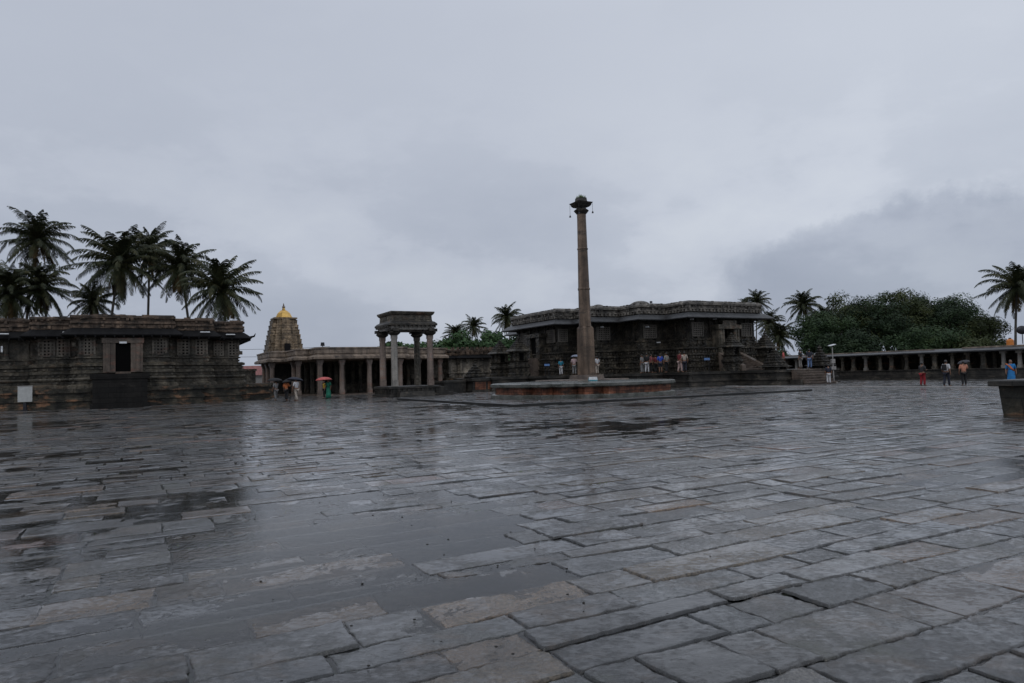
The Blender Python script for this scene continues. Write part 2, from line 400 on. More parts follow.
    L.new(cr_.outputs[0], P.inputs['Coat Roughness'])
    cs = N.new('ShaderNodeMapRange'); L.new(film, cs.inputs[0]); cs.inputs[3].default_value = .8; cs.inputs[4].default_value = .10
    b3 = N.new('ShaderNodeBump'); b3.inputs['Distance'].default_value = .010; L.new(cs.outputs[0], b3.inputs['Strength']); L.new(n5, b3.inputs['Height'])
    L.new(b3.outputs[0], P.inputs['Coat Normal'])
    me.materials.append(m)
    o = bpy.data.objects.new('courtyard_paving', me); col.objects.link(o)
    tag(o, kind='structure')
paving()

# rain water standing between and over the lower stones
m, N, L, P = mat_base('rain water'); nt = m.node_tree
N.remove(P); out = N['Material Output']
tr = N.new('ShaderNodeBsdfTransparent'); tr.inputs[0].default_value = (.97,.98,.98,1)
gl = N.new('ShaderNodeBsdfGlossy'); gl.inputs['Roughness'].default_value = .07
fr = N.new('ShaderNodeFresnel'); fr.inputs[0].default_value = 1.45
mx = N.new('ShaderNodeMixShader'); tc = N.new('ShaderNodeTexCoord').outputs['Object']
b = N.new('ShaderNodeBump'); b.inputs['Strength'].default_value = .5; b.inputs['Distance'].default_value = .006
L.new(nz(nt, tc, 12, 3, .6), b.inputs['Height'])
for n_ in (gl, fr): L.new(b.outputs[0], n_.inputs['Normal'])
L.new(fr.outputs[0], mx.inputs[0]); L.new(tr.outputs[0], mx.inputs[1]); L.new(gl.outputs[0], mx.inputs[2]); L.new(mx.outputs[0], out.inputs[0])
w0 = MB(); w0.add([(-75,-3,0),(80,-3,0),(80,95,0),(-75,95,0)], [(0,1,2,3)])
tag(w0.build('water', m), kind='structure')

# low kerbs edging the raised middle of the court
def kerb(p, d, L_, h=.13, w=.34, seed=1):
    rnd = random.Random(seed); mb = MB(); t = 0
    n = Vector((-d.y, d.x, 0))
    while t < L_:
        l = min(rnd.uniform(1.2, 2.4), L_ - t); hh = h + rnd.uniform(-.012, .012)
        q = []
        for z, e in ((-.03, 0), (hh - .015, 0), (hh, .015)):
            for a, b_ in ((t + .008 + e, e), (t + l - .008 - e, e), (t + l - .008 - e, w - e), (t + .008 + e, w - e)):
                x = p + d * a + n * b_; q.append((x.x, x.y, z))
        mb.loft([q[0:4], q[4:8], q[8:12]]); t += l
    return mb
K = Vector((.35, 33.2, 0))
tag(kerb(K, U, 21.0, seed=2).build('kerb', M['kerb']), kind='structure')
kb = MB(); k2 = kerb(K - V*0, V, 17.5, seed=3)
tag(k2.build('kerb', M['kerb']), kind='structure')
tag(kerb(at(1075, 384, 37.0).xy.to_3d(), V, 25, h=.07, w=.3, seed=4).build('kerb', M['concrete']), kind='structure')

# ------------------------------------------------------------------ building kit
def lattice(parent, a, d, nrm, t, w, z0, z1, off, mf, cell=.235, name='lattice_window', bar=.062, rim=0.0):
    """pierced stone screen: frame, a black backing painted as shade, and real bars"""
    mb = MB(); n = max(2, round(w / cell)); k = max(2, round((z1 - z0) / cell))
    for i in range(n + 1):
        x = t - w/2 + w*i/n; b_ = bar
        obox(mb, a, d, nrm, x - b_, x + b_, off - .04, off + .03 + (rim if i in (0, n) else 0), z0, z1)
    for j in range(k + 1):
        z = z0 + (z1 - z0)*j/k; b_ = bar*.95
        obox(mb, a, d, nrm, t - w/2 - bar - .002, t + w/2 + bar + .002, off - .045, off + .024 + (rim if j in (0, k) else 0), z - b_, z + b_)
    o = mb.build(name, mf, parent)
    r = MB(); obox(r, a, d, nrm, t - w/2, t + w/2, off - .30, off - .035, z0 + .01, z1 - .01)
    r.build('recess_shade', M['black'], o)  # black block painted as the shade behind the bars
    return o
def pilaster(mb, a, d, nrm, t, off, z0, z1, w=.28):
    obox(mb, a, d, nrm, t - w/2, t + w/2, off - .05, off + .10, z0, z1)
    obox(mb, a, d, nrm, t - w*.75, t + w*.75, off - .05, off + .16, z0, z0 + .18)
    obox(mb, a, d, nrm, t - w*.8, t + w*.8, off - .05, off + .19, z1 - .42, z1 - .30)
    obox(mb, a, d, nrm, t - w*1.1, t + w*1.1, off - .05, off + .24, z1 - .2, z1 - .003)
def rubble(mb, poly, off, z0, z1, rnd, dens, sz=(.1,.3), dep=.12, only=None):
    """little carved blocks and figures standing out of a band"""
    for k, (a, d, nr, L_) in enumerate(segs(poly)):
        if only is not None and k not in only: continue
        for _ in range(int(L_ * (z1 - z0) * dens)):
            t = rnd.uniform(.1, L_ - .1); s_ = rnd.uniform(*sz); z = rnd.uniform(z0, z1 - s_)
            obox(mb, a, d, nr, t - s_*.4, t + s_*.4, off - .04, off + rnd.uniform(.03, dep), z, z + s_)
def dentils(mb, poly, off, z0, z1, step, w, dep, only=None):
    for k, (a, d, nr, L_) in enumerate(segs(poly)):
        if only is not None and k not in only: continue
        n = max(1, int(L_ / step))
        for i in range(n):
            t = (i + .5) * L_ / n
            obox(mb, a, d, nr, t - w/2, t + w/2, off - .03, off + dep, z0, z1)
def stairs(parent, x0, x1, y0, y1, z0, z1, n, mat, name='staircase', sides=None):
    """steps climbing from y0 (low) to y1 (high)"""
    mb = MB()
    for i in range(n):
        a = y0 + (y1 - y0)*i/n
        za, zb = z0 + (z1 - z0)*i/n + (.0 if i else -.05), z0 + (z1 - z0)*(i+1)/n
        mb.box(x0 + .002*i + .03, x1 - .002*i - .03, a + .07, y1 + .001*i, za, zb - .09)
        mb.box(x0 + .002*i, x1 - .002*i, a, y1 + .001*i, zb - .09, zb)
    o = mb.build(name, mat, parent)
    return o

# ------------------------------------------------------------------ left temple
def left_temple():
    p = Vector((-32.2, 49.8, 0))
    t = thing('stone_temple', 'low brown temple with pierced windows and a dark doorway, under the left palms', 'temple', p, GA)
    pl = [(-3,2),(0,2),(0,0),(6.75,0),(6.75,2.1),(9.7,2.1),(9.7,4.3),(12.3,4.3),(12.3,14),(-14,14),(-14,4.3),(-6,4.3),(-6,3.2),(-3,3.2)]
    pl = [(-2.7,2.1),(0,2.1),(0,0),(6.75,0),(6.75,2.1),(9.7,2.1),(9.7,4.3),(12.3,4.3),(12.3,14),(-14,14),(-14,6.2),(-6.4,6.2),(-6.4,4.3),(-2.7,4.3)]
    rnd = random.Random(5)
    wall = [(-.5, 1.4)]
    # lower terrace it stands on
    b = MB(); sweep(b, pl, [(2.0,-.05),(2.0,.22),(1.9,.25),(1.9,.5),(1.98,.53),(1.98,.75),(1.8,.8),(1.8,1.1),(1.95,1.13),(1.95,1.42)])
    b.build('terrace', M['oldbase'], t)
    b = MB(); sweep(b, pl, [(.25,1.40),(.25,1.62),(.12,1.7),(.0,1.74),(.0,1.95),(.10,2.0),(.14,2.1),(.10,2.2),(-.08,2.25),(-.08,2.48),(.05,2.52),(.05,2.72),(-.12,2.78),(-.12,3.0),(.08,3.05),(.10,3.22),(-.1,3.3)])
    dentils(b, pl, -.10, 2.30, 2.44, .34, .17, .12); dentils(b, pl, -.14, 2.82, 2.97, .5, .22, .14)
    rubble(b, pl, .0, 1.75, 1.95, rnd, 7, (.12,.2))
    b.build('base_moulding', M['oldmould'], t)
    b = MB(); sweep(b, pl, [(-.38,3.28),(-.38,3.62),(-.22,3.66),(-.22,3.76),(-.5,3.8),(-.5,5.35),(-.3,5.5)])
    w = MB(); 
    for k, (a, d, nr, L_) in enumerate(segs(pl)):
        if k in (8, 9): continue
        n = max(1, int(L_ / 1.25))
        for i in range(n + 1): pilaster(b, a, d, nr, min(max(i*L_/n, .55 if L_ > 1.4 else .3), L_ - (.55 if L_ > 1.4 else .3)), -.5, 3.78, 5.42, .26)
    rubble(b, pl, -.36, 3.30, 3.6, rnd, 8, (.1,.22), .08)
    rubble(b, pl, -.5, 4.95, 5.4, rnd, 5, (.1,.3), .2); rubble(b, pl, -.5, 3.8, 5.0, rnd, 2, (.12,.4), .1)
    b.build('wall', M['oldwall'], t)
    # windows (segment index: 0 -2.7..0 ; 2 front ; 4 ; 6 ; 12.. )
    sg = list(segs(pl))
    def win(k, tt, w_, mat='oldwall'):
        a, d, nr, L_ = sg[k]; lattice(t, a, d, nr, tt, w_, 3.92, 5.12, -.38, mat)
    winm = M['win'] = stone('pale lattice stone', [(.11,.10,.085), (.20,.18,.15), (.29,.265,.225)], (.16,.10,.075), .6, rough=.6, stain=.6)
    win(0, .95, .95, winm); win(0, 2.0, .75, winm)
    win(2, .98, .9, winm); win(2, 5.75, .9, winm)
    win(4, .75, .82, winm); win(4, 2.1, .8, winm)
    win(6, .65, .7, winm); win(6, 1.85, .8, winm)
    win(12, 1.0, .8, winm)
    # doorway in the middle of the front
    c = 3.3
    b = MB(); b.box(c-1.3, c-.5, -.25, .6, 2.55, 4.75); b.box(c+.5, c+1.3, -.25, .6, 2.55, 4.75)
    b.box(c-1.38, c+1.38, -.32, .6, 4.753, 5.12)
    b.box(c-1.1, c-.85, -.31, -.25, 2.6, 4.7); b.box(c+.85, c+1.1, -.31, -.25, 2.6, 4.7)
    b.box(c-.5, c+.5, -.2, .6, 2.45, 2.6)
    fr_ = b.build('door_frame', M['doorstone'], t)
    b = MB(); b.box(c-.5, c+.5, -.18, .49, 2.603, 4.75); b.build('doorway_shade', M['black'], t)  # solid black block, the shade of the door opening as colour
    b = MB(); b.box(c-1.75, c+1.6, -4.0, -.3, -.05, 2.05); b.box(c-1.9, c+1.75, -4.08, -.28, 2.055, 2.4)
    b.box(c-1.9, c+1.75, -4.1, -.35, -.05, .3)
    b.build('entrance_block', M['blackwall'], t)
    # sloping eave and parapet
    b = MB(); sweep(b, pl, [(-.3,5.30),(-.1,5.42),(.42,5.20),(.60,5.30),(.62,5.38),(.35,5.62),(.05,5.86),(-.15,5.88)])
    dentils(b, pl, .56, 5.16, 5.32, .6, .1, .08)
    # upturned corner tips
    b.tube([(12.75,4.0,5.4),(13.1,3.6,5.5),(13.2,3.5,5.75)], [.12,.08,.02], 5)
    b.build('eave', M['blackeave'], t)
    b = MB(); sweep(b, pl, [(-.05,5.84),(-.02,5.90),(-.02,6.18),(.08,6.22),(.08,6.40),(-.06,6.44),(-.06,6.60),(.10,6.64),(.10,6.80),(0,6.84)])
    rubble(b, pl, .06, 5.95, 6.2, rnd, 6, (.12,.26), .1); rubble(b, pl, .04, 6.42, 6.8, rnd, 4, (.12,.26), .1)
    for _ in range(60):
        x = rnd.uniform(-6, 12); k = [i for i in range(1)]
    for k, (a, d, nr, L_) in enumerate(sg):
        if k in (8, 9): continue
        tt = .1
        while tt < L_ - .6:
            l = rnd.uniform(.35, .9)
            if rnd.random() < .6: obox(b, a, d, nr, tt, tt + l, -.4, .03, 6.83, 6.86 + rnd.uniform(0, .07))
            tt += l
    b.build('parapet', M['redparapet'], t)
    # white flood lamps lying on the eave
    for x, y, z in ((-4.6, 3.9, 5.75), (-.3, 1.7, 5.75), (9.05, 1.7, 5.8), (11.2, 3.95, 5.75)):
        b = MB(); b.box(x-.38, x+.38, y-.3, y-.1, z-.12, z-.05, .04, .02)
        b.build('lamp', M['whitepaint'], t)
    for z in (4.76, 5.30):
        b = MB(); b.box(c-.24, c+.24, -.46, -.33, z-.06, z+.08, 0, .02); b.box(c-.06, c+.06, -.35, -.28, z-.03, z+.04); b.build('lamp', M['whitepaint'], t)
    b = MB(); b.box(-4.75,-4.63, 3.82, 3.9, 4.3, 4.75); b.box(-4.72,-4.66, 3.9, 4.5, 4.5, 4.55); b.build('lamp', M['whitepaint'], t)
left_temple()

# terrace between left temple and hall
def terrace():
    t = thing('stone_terrace', 'long low dark stone terrace between the left temple and the pillared hall', 'terrace', at(256, 400, 59.5).xy.to_3d(), GA)
    b = MB(); pl = [(-3.5,3.2),(1.1,3.2),(1.1,6),(2.6,6),(2.6,10.5),(-3.5,10.5)]
    sweep(b, pl, [(.25,-.05),(.25,.2),(.1,.24),(.1,.55),(.2,.6),(.2,.8),(.02,.84),(.02,1.15),(.2,1.2),(.2,1.4)])
    b.build('terrace_wall', M['oldbase'], t)
    b = MB(); b.box(-3, 1.0, 7.5, 8, 1.38, 2.6); b.box(-3.1, 1.1, 7.4, 8.1, 2.603, 2.8)
    b.build('low_wall', M['oldwall'], t)
terrace()

# white notice board
q = at(25, 409, 47.2)
t = thing('notice_board', 'blank grey white board on a short post, left of the temple entrance block', 'sign', (q.x, q.y, 0), GA*.5)
b = MB(); b.box(-.44, .44, -.03, .03, .62, 1.68); b.build('board', M['board'], t)
b = MB(); b.box(-.47, .47, -.05, .05, 1.683, 1.73); b.build('top_rail', M['concrete'], t)
b = MB(); b.box(-.12, .12, -.06, .06, -.03, .568, .03, 0); b.box(-.2, .2, -.14, .14, -.03, .05); b.build('post', M['darkmetal'], t)

# ------------------------------------------------------------------ main temple
def miniature(name, label, p, rz, w, zb, hp, hc, ht, group=None, tiers=5, base=None):
    """little tower shrine: pedestal, chamber with an eave, stepped pyramid, finial"""
    t = thing(name, label, 'shrine', p, rz, group)
    rnd = random.Random(int(abs(p.x)*10))
    h = w / 2; sq = [(-h,-h),(h,-h),(h,h),(-h,h)]
    st = []
    for a, b_ in ((-h,-h),(h,-h),(h,h),(-h,h)): st.append((a, b_))
    if hp > 0:
        b = MB(); sweep(b, sq, [(.12,-.02),(.12,hp*.18),(.0,hp*.24),(.0,hp*.5),(.1,hp*.58),(.1,hp*.7),(-.04,hp*.76),(-.04,hp*.9),(.1,hp)])
        rubble(b, sq, -.02, hp*.25, hp*.5, rnd, 14, (.08,.16)); b.build('pedestal', M['soap'], t)
    if hc > 0:
        b = MB(); sweep(b, sq, [(-.14,hp-.02),(-.14,hp+hc*.8),(.0,hp+hc*.82),(.26,hp+hc*.74),(.28,hp+hc*.8),(.02,hp+hc)])
        for a, d, nr, L_ in segs(sq):
            for x in (.24, L_-.24): pilaster(b, a, d, nr, x, -.14, hp, hp+hc*.8, .12)
        b.build('chamber', M['soap'], t)
        b = MB(); b.box(-h*.32, h*.32, -h+.10, -h+.16, hp+.05, hp+hc*.62); b.build('niche_panel', M['black'], t)  # black panel on the wall, painted as the shade of a niche
    b = MB(); z = hp + hc - .02
    for i in range(tiers):
        f0 = 1 - i/tiers; r = -h*(1-f0)*.92
        dz = ht*.86/tiers
        sweep(b, sq, [(r-.03,z),(r+.04,z+dz*.25),(r+.03,z+dz*.5),(r-.08,z+dz*.62),(r-.08,z+dz+.01)])
        z += dz
    b.lathe([(w*.08,z-.02),(w*.14,z+.05),(w*.12,z+ht*.08),(w*.03,z+ht*.1),(w*.04,z+ht*.13),(.005,z+ht*.2)], 10)
    b.build('stepped_tower', M['soap'], t)
    return t

def main_temple():
    p = Vector((16.5, 63.4, 0))
    t = thing('carved_temple', 'large low dark carved stone temple with a wide sloping eave, behind the tall pillar', 'temple', p, GA)
    pl = [(-8.5,9.6),(-6.4,9.6),(-6.4,6.4),(-3.2,6.4),(-3.2,3.2),(0,3.2),(0,0),(8.9,0),(8.9,22),(-8.5,22)]
    pl = [(-8.5,19.1),(-8.5,9.6),(-6.4,9.6),(-6.4,6.4),(-3.2,6.4),(-3.2,3.2),(0,3.2),(0,0),(9.6,0),(9.6,26),(-4.5,26),(-4.5,19.1)]
    rnd = random.Random(8); Z = 1.33
    # platform following the plan
    jp = offs(pl, 3.0)
    jag = [(-11.5,22.1),(-11.5,18),(-15.5,18),(-15.5,10.2),(-11.5,10.2),(-11.5,6.6),(-9.4,6.6),(-9.4,3.4),(-6.2,3.4),(-6.2,.2),(-3,.2),(-3,-3),(3.2,-3),(3.2,-7),(11.2,-7),(11.2,-3),(12,-3),(12,29),(-11.5,29)]
    b = MB(); sweep(b, jag, [(.15,-.05),(.15,.16),(.0,.2),(.0,.42),(.07,.46),(.07,.6),(-.06,.64),(-.06,1.08),(.14,1.12),(.14,Z)])
    rubble(b, jag, -.06, .66, 1.05, rnd, 3, (.1,.3), .08)
    b.build('platform', M['soap_plain'], t)
    stairs(t, 4.9, 8.5, -8.9, -7.15, 0, Z-.004, 6, M['stair'], 'platform_steps')
    for x in (4.58, 8.52):
        b = MB(); b.box(x, x+.3, -8.4, -7.15, -.05, .45, 0, .1); b.build('stair_wall', M['soap_plain'], t)
    # moulded base with friezes
    b = MB(); z0 = Z - .01
    sweep(b, pl, [(.45,z0),(.45,1.48),(.3,1.52),(.3,1.75),(.42,1.8),(.42,1.98),(.25,2.02),(.25,2.3),(.38,2.34),(.38,2.5),(.2,2.55),(.2,2.85),(.34,2.9),(.34,3.06),(.1,3.12),(.1,3.42),(.25,3.5),(.25,3.62),(-.35,3.7)])
    for z1, z2, o in ((1.5,1.75,.3),(2.02,2.3,.25),(2.55,2.85,.2),(3.12,3.42,.1)):
        dentils(b, pl, o, z1+.03, z2-.03, .33, .2, .11)
    b.build('carved_base', M['soap'], t)
    b = MB(); sweep(b, pl, [(-.5,3.66),(-.5,4.3),(-.4,4.34),(-.4,4.46),(-.62,4.5),(-.62,6.35),(-.3,6.6)])
    for k, (a, d, nr, L_) in enumerate(segs(pl)):
        if k in (8, 9, 10): continue
        n = max(1, int(L_ / 1.5))
        for i in range(n + 1): pilaster(b, a, d, nr, min(max(i*L_/n, .7), L_-.7) if L_ > 1.5 else L_/2, -.62, 4.48, 6.45, .3)
    rubble(b, pl, -.5, 3.75, 4.3, rnd, 7, (.12,.4), .14)
    rubble(b, pl, -.62, 6.0, 6.45, rnd, 4, (.1,.3), .25)
    b.build('wall', M['soap'], t)
    sg = list(segs(pl))
    wm = stone('brown lattice stone', [(.11,.10,.085), (.16,.145,.125), (.21,.19,.16)], None, rough=.55, stain=.4)
    def win(k, tt, w_, cell=.21): a, d, nr, L_ = sg[k]; lattice(t, a, d, nr, tt, w_, 4.72, 5.95, -.5, wm, cell, bar=.045, rim=.06)
    win(7, 1.5, 1.35); win(7, 7.9, 1.35)
    win(5, 1.6, 1.5); win(3, 1.6, 1.5); win(1, 1.05, 1.0); win(0, 7.6, 1.5); win(0, 2.0, 1.4)
    # east door with carved surround, its stair and guardian shrines
    c = 4.75
    b = MB(); b.box(c-1.35,c-.62,-.35,.9,2.9,5.35); b.box(c+.62,c+1.35,-.35,.9,2.9,5.35); b.box(c-1.5,c+1.5,-.5,.9,5.353,5.75)
    b.box(c-.9,c+.9,-.45,-.35,5.76,6.15); b.box(c-.62,c+.62,-.3,.9,2.75,3.0)
    for x in (-1.15,-.8,.8,1.15): b.box(c+x-.07,c+x+.07,-.42,-.35,3.0,5.3)
    b.build('door_frame', M['oldwall'], t)
    b = MB(); b.box(c-.62,c+.62,.55,.61,3.003,5.35); b.build('doorway_shade', M['black'], t)  # black sheet before the wall, painted as the shade inside the door
    stairs(t, c-1.0, c+1.0, -3.0, -.36, Z, 2.98, 9, M['stair'], 'door_steps')
    for x in (c-1.55, c+1.05):
        b = MB(); b.add([(x,-3.2,Z-.01),(x+.5,-3.2,Z-.01),(x+.5,-.36,Z-.01),(x,-.36,Z-.01),(x,-3.2,Z+.5),(x+.5,-3.2,Z+.5),(x+.5,-.36,3.1),(x,-.36,3.1)], [(3,2,1,0),(4,5,6,7),(0,1,5,4),(1,2,6,5),(2,3,7,6),(3,0,4,7)]); b.build('stair_wall', M['stair'], t)
    # side entrance facing left
    a, d, nr, L_ = sg[0]
    b = MB(); obox(b, a, d, nr, 4.1, 4.8, -.6, .4, 2.9, 5.3); obox(b, a, d, nr, 6.0, 6.7, -.6, .4, 2.9, 5.3); obox(b, a, d, nr, 3.9, 6.9, -.6, .5, 5.303, 5.7)
    b.build('door_frame', M['soap'], t)
    b = MB(); obox(b, a, d, nr, 4.8, 6.0, -.66, .2, 3.0, 5.3); b.build('doorway_shade', M['black'], t)  # side door filled with black, its inner shade as colour
    b = MB()
    for i in range(8): obox(b, a, d, nr, 4.4+.002*i, 6.4-.002*i, 0, 2.9 - i*.32, Z + i*.23 - .01, Z + (i+1)*.23)
    b.build('door_steps', M['stair'], t)
    # big double curved eave
    b = MB(); sweep(b, pl, [(-.45,6.55),(-.2,6.50),(.70,6.30),(.86,6.32),(.88,6.40),(.6,6.62),(.25,6.86),(-.1,6.95),(-.3,6.97)])
    b.build('eave', M['eave'], t)
    b = MB(); sweep(b, pl, [(-.2,6.94),(-.05,7.0),(-.05,7.2),(.05,7.24),(.05,7.32),(-.12,7.36),(-.12,7.55),(.08,7.64),(.08,7.82),(-.02,7.92),(-.3,8.05),(-.9,8.1)])
    dentils(b, pl, -.06, 7.02, 7.22, .42, .22, .14); rubble(b, pl, -.1, 7.3, 7.7, rnd, 7, (.1,.3), .16)
    for k, (a, d, nr, L_) in enumerate(sg):
        if k in (8, 9, 10): continue
        x = .2
        while x < L_-.3:
            if rnd.random() < .8: obox(b, a, d, nr, x, x+rnd.uniform(.12,.3), -.25, -.03, 7.7, 8.0+rnd.uniform(0,.05))
            x += rnd.uniform(.3,.6)
    b.build('parapet', M['parapet'], t)
    # shallow domes on the roof
    for px, Y, r in ((640, 76, 1.25), (598, 80, .75)):
        w = at(px, 305, Y) - p; lx, ly = w.dot(U), w.dot(V)
        b = MB(); n = 8; zt = 8.35 if r > 1 else 8.2
        zt = at(px, 301 if r > 1 else 304.5, Y).z
        b.lathe([(r*1.02,7.9)] + [(r*cos(pi/2*i/n)+.005, zt-r*.55+r*.55*sin(pi/2*i/n)) for i in range(n+1)], 20, (lx,ly))
        b.build('roof_dome', M['parapet'], t, True)
    b = MB(); w = at(650, 303, 76) - p; b.tube([(w.dot(U),w.dot(V),7.9),(w.dot(U)+.1,w.dot(V),at(650,303,76).z)], .04, 5); b.ell((w.dot(U)+.15,w.dot(V),at(650,302,76).z),(.22,.1,.12)); b.build('roof_lamp', M['darkmetal'], t)
    # small white lamps under the eave
    for k, tt, z in ((7,.5,6.2),(7,3.4,6.25),(5,1.0,5.7),(5,2.3,4.2),(3,1.2,5.9)):
        a, d, nr, L_ = sg[k]; b = MB(); obox(b, a, d, nr, tt-.06, tt+.06, -.3, .1, z, z+.11); b.build('lamp', M['whitepaint'], t)
    # guardian shrines
    def loc(x, y, z=0): q = p + U*x + V*y; return Vector((q.x, q.y, z))
    miniature('tower_shrine', 'dark miniature tower shrine just left of the temple door stairs', loc(c-1.9+.0,-2.4,Z+.002), GA, 1.2, 0, 1.45, .95, 1.1, 'tower shrines beside the temple doors')
    miniature('tower_shrine', 'dark miniature tower shrine right of the temple door stairs, at the building corner', loc(c+2.2,-2.6,Z+.002), GA, 1.25, 0, 1.3, .95, 1.35, 'tower shrines beside the temple doors')
    miniature('tower_shrine', 'black tower shrine nearer of the two at the left side entrance, behind the round platform', loc(-11.4,12.3,Z+.002), GA, 1.45, 0, 1.6, 1.2, 1.2, 'tower shrines beside the temple doors')
    miniature('tower_shrine', 'black tower shrine at the far left end of the big temple, next to the palms', loc(-11.4,16.4,Z+.002), GA, 1.45, 0, 1.5, 1.2, 1.2, 'tower shrines beside the temple doors')
    miniature('stepped_shrine', 'black pyramid shrine left of the wide platform steps', loc(4.2,-6.0,Z+.002), GA, 1.5, 0, .0, .35, 1.75, 'pyramid shrines flanking the platform steps', 6)
    miniature('stepped_shrine', 'black pyramid shrine right of the wide platform steps, by the lamp post', loc(10.2,-6.0,Z+.002), GA, 1.4, 0, .0, .35, 1.75, 'pyramid shrines flanking the platform steps', 6)
    return p
TP = main_temple()
def TL(x, y, z=1.332):
    q = TP + U*x + V*y; return Vector((q.x, q.y, z))

def small_sign(name, label, p, rz, w, h, z, mat):
    t = thing(name, label, 'sign', p, rz)
    b = MB(); b.box(-w/2, w/2, -.02, .02, z-h, z); b.build('panel', mat, t)
    b = MB()
    for x in (-w*.36, w*.36): b.tube([(x,.04,0),(x,.04,z-.03)], .025, 6)
    b.build('post', M['darkmetal'], t)
q = at(707, 359, 62.6); small_sign('sign_board', 'small blue board on thin posts left of the temple door stairs', (q.x, q.y, 1.332), GA*.4, .55, .2, q.z-1.332+.1, M['bluesign'])
q = at(547, 365, 63.5); small_sign('sign_board', 'small dim blue board standing left of the tall pillar', (q.x, q.y, 1.332), GA*.4, .5, .18, q.z-1.332+.1, M['bluesign'])

# ------------------------------------------------------------------ pillar and its platform
PC = Vector((5.22, 48.4, 0))
def pillar_platform():
    t = thing('pillar_platform', 'wide low many cornered stone platform with orange brick sides, under the tall pillar', 'platform', PC + Vector((-.45,-.55,0)), GA)
    r = 6.5; q = [(r, .38), (.88, .70), (.70,.88)]
    prof = [(5.9,2.0),(5.2,2.0),(5.2,3.3),(4.4,3.3),(4.4,4.4),(3.3,4.4),(3.3,5.2),(2.0,5.2),(2.0,5.9)]
    pl = []
    for k in range(4):
        a = k*pi/2
        for x, y in prof: pl.append((x*cos(a)-y*sin(a), x*sin(a)+y*cos(a)))
    b = MB(); sweep(b, pl, [(.12,-.05),(.12,.18),(.05,.22),(-.03,.24)]); b.build('footing', M['slab'], t)
    b = MB(); sweep(b, pl, [(-.1,.235),(-.1,.66)]); b.build('brick_side', M['brick'], t)
    b = MB(); sweep(b, pl, [(-.12,.655),(.06,.68),(.14,.74),(.14,.90),(.06,.95),(-.3,.965),(-2.2,1.02),(-2.8,1.04)]); b.build('top_slab', M['slab'], t)
    b = MB()
    b.box(-2.0,2.9,-1.7,3.0,1.0,1.1,.05,.05)
    x, y = Vector((.45,.55,0)).dot(U), Vector((.45,.55,0)).dot(V)
    b.box(x-.9,x+.9,y-.9,y+.9,1.09,1.4,.06,.06); b.build('pillar_plinth', M['stair'], t)
pillar_platform()
def tall_pillar():
    t = thing('stone_pillar', 'very tall slender brown stone pillar with a square foot and a flat capital', 'pillar', PC + Vector((0,0,1.405)), GA)
    b = MB(); b.box(-.47,.47,-.47,.47,-.01,3.3,.04,.04)
    b.box(-.43,.43,-.43,.43,3.3,3.42,.08,.08); ob = b.build('square_foot', M['lamp_pillar'], t)
    bv = ob.modifiers.new('bevel', 'BEVEL'); bv.width = .03; bv.segments = 2
    b = MB(); b.lathe([(.44,3.40),(.43,3.6),(.42,5.0),(.405,6.0),(.44,6.04),(.44,6.14),(.405,6.18),(.365,8.5),(.36,8.9),(.39,8.93),(.39,9.0),(.355,9.04),(.325,11.2),(.33,11.3),(.33,11.45)], 16); b.build('shaft', M['lamp_pillar'], t)
    b = MB(); b.lathe([(.30,11.44),(.36,11.5),(.46,11.62),(.54,11.72),(.44,11.80),(.34,11.88),(.36,11.95),(.45,12.0)], 20); b.build('cushion', M['soap_plain'], t)
    b = MB(); b.box(-.42,.42,-.42,.42,11.98,12.12,-.12,-.12)
    b.add([(-.5,-.5,12.12),(.5,-.5,12.12),(.5,.5,12.12),(-.5,.5,12.12),(-.62,-.62,12.30),(.62,-.62,12.30),(.62,.62,12.30),(-.62,.62,12.30)], [(3,2,1,0),(4,5,6,7),(0,1,5,4),(1,2,6,5),(2,3,7,6),(3,0,4,7)])
    b.box(-.33,.33,-.33,.33,12.27,12.66,.04,.04)
    b.build('capital', M['soap_plain'], t)
    b = MB(); rnd = random.Random(3)
    for _ in range(150):
        x, y = rnd.uniform(-.3,.3), rnd.uniform(-.3,.3); h = rnd.uniform(.10,.3); a = rnd.random()*6.3; w = .02
        b.add([(x-w*cos(a),y-w*sin(a),12.6),(x+w*cos(a),y+w*sin(a),12.6),(x+rnd.uniform(-.08,.08),y+rnd.uniform(-.08,.08),12.62+h)],[(0,1,2)])
    b.build('grass_tuft', M['grass'], t)
    for x, y, l in ((-.58,.58,.72),(.58,-.58,.56),(-.58,-.58,.72),(.58,.58,.56)):
        b = MB(); b.tube([(x,y,12.2),(x,y,12.2-l)], .012, 5); b.lathe([(.012,12.2-l),(.05,12.16-l),(.075,12.05-l),(.01,12.04-l)][::-1], 8, (x,y)); b.build('bell', M['darkmetal'], t)
tall_pillar()
# flood lamp on the platform before the pillar
q = at(593, 379, 44.2)
t = thing('flood_lamp', 'small white box flood lamp lying before the foot of the tall pillar', 'lamp', (q.x, q.y, .97), 0)
b = MB(); b.box(-.27,.27,-.12,.12,.10,.30,.02,.03); b.build('housing', M['whitepaint'], t)
b = MB(); b.box(-.24,.24,-.15,-.118,.02,.12); b.box(-.3,-.27,-.05,.05,0,.22); b.box(.27,.3,-.05,.05,0,.22); b.box(-.25,.25,-.08,.08,0,.1); b.build('bracket', M['tealglass'], t)

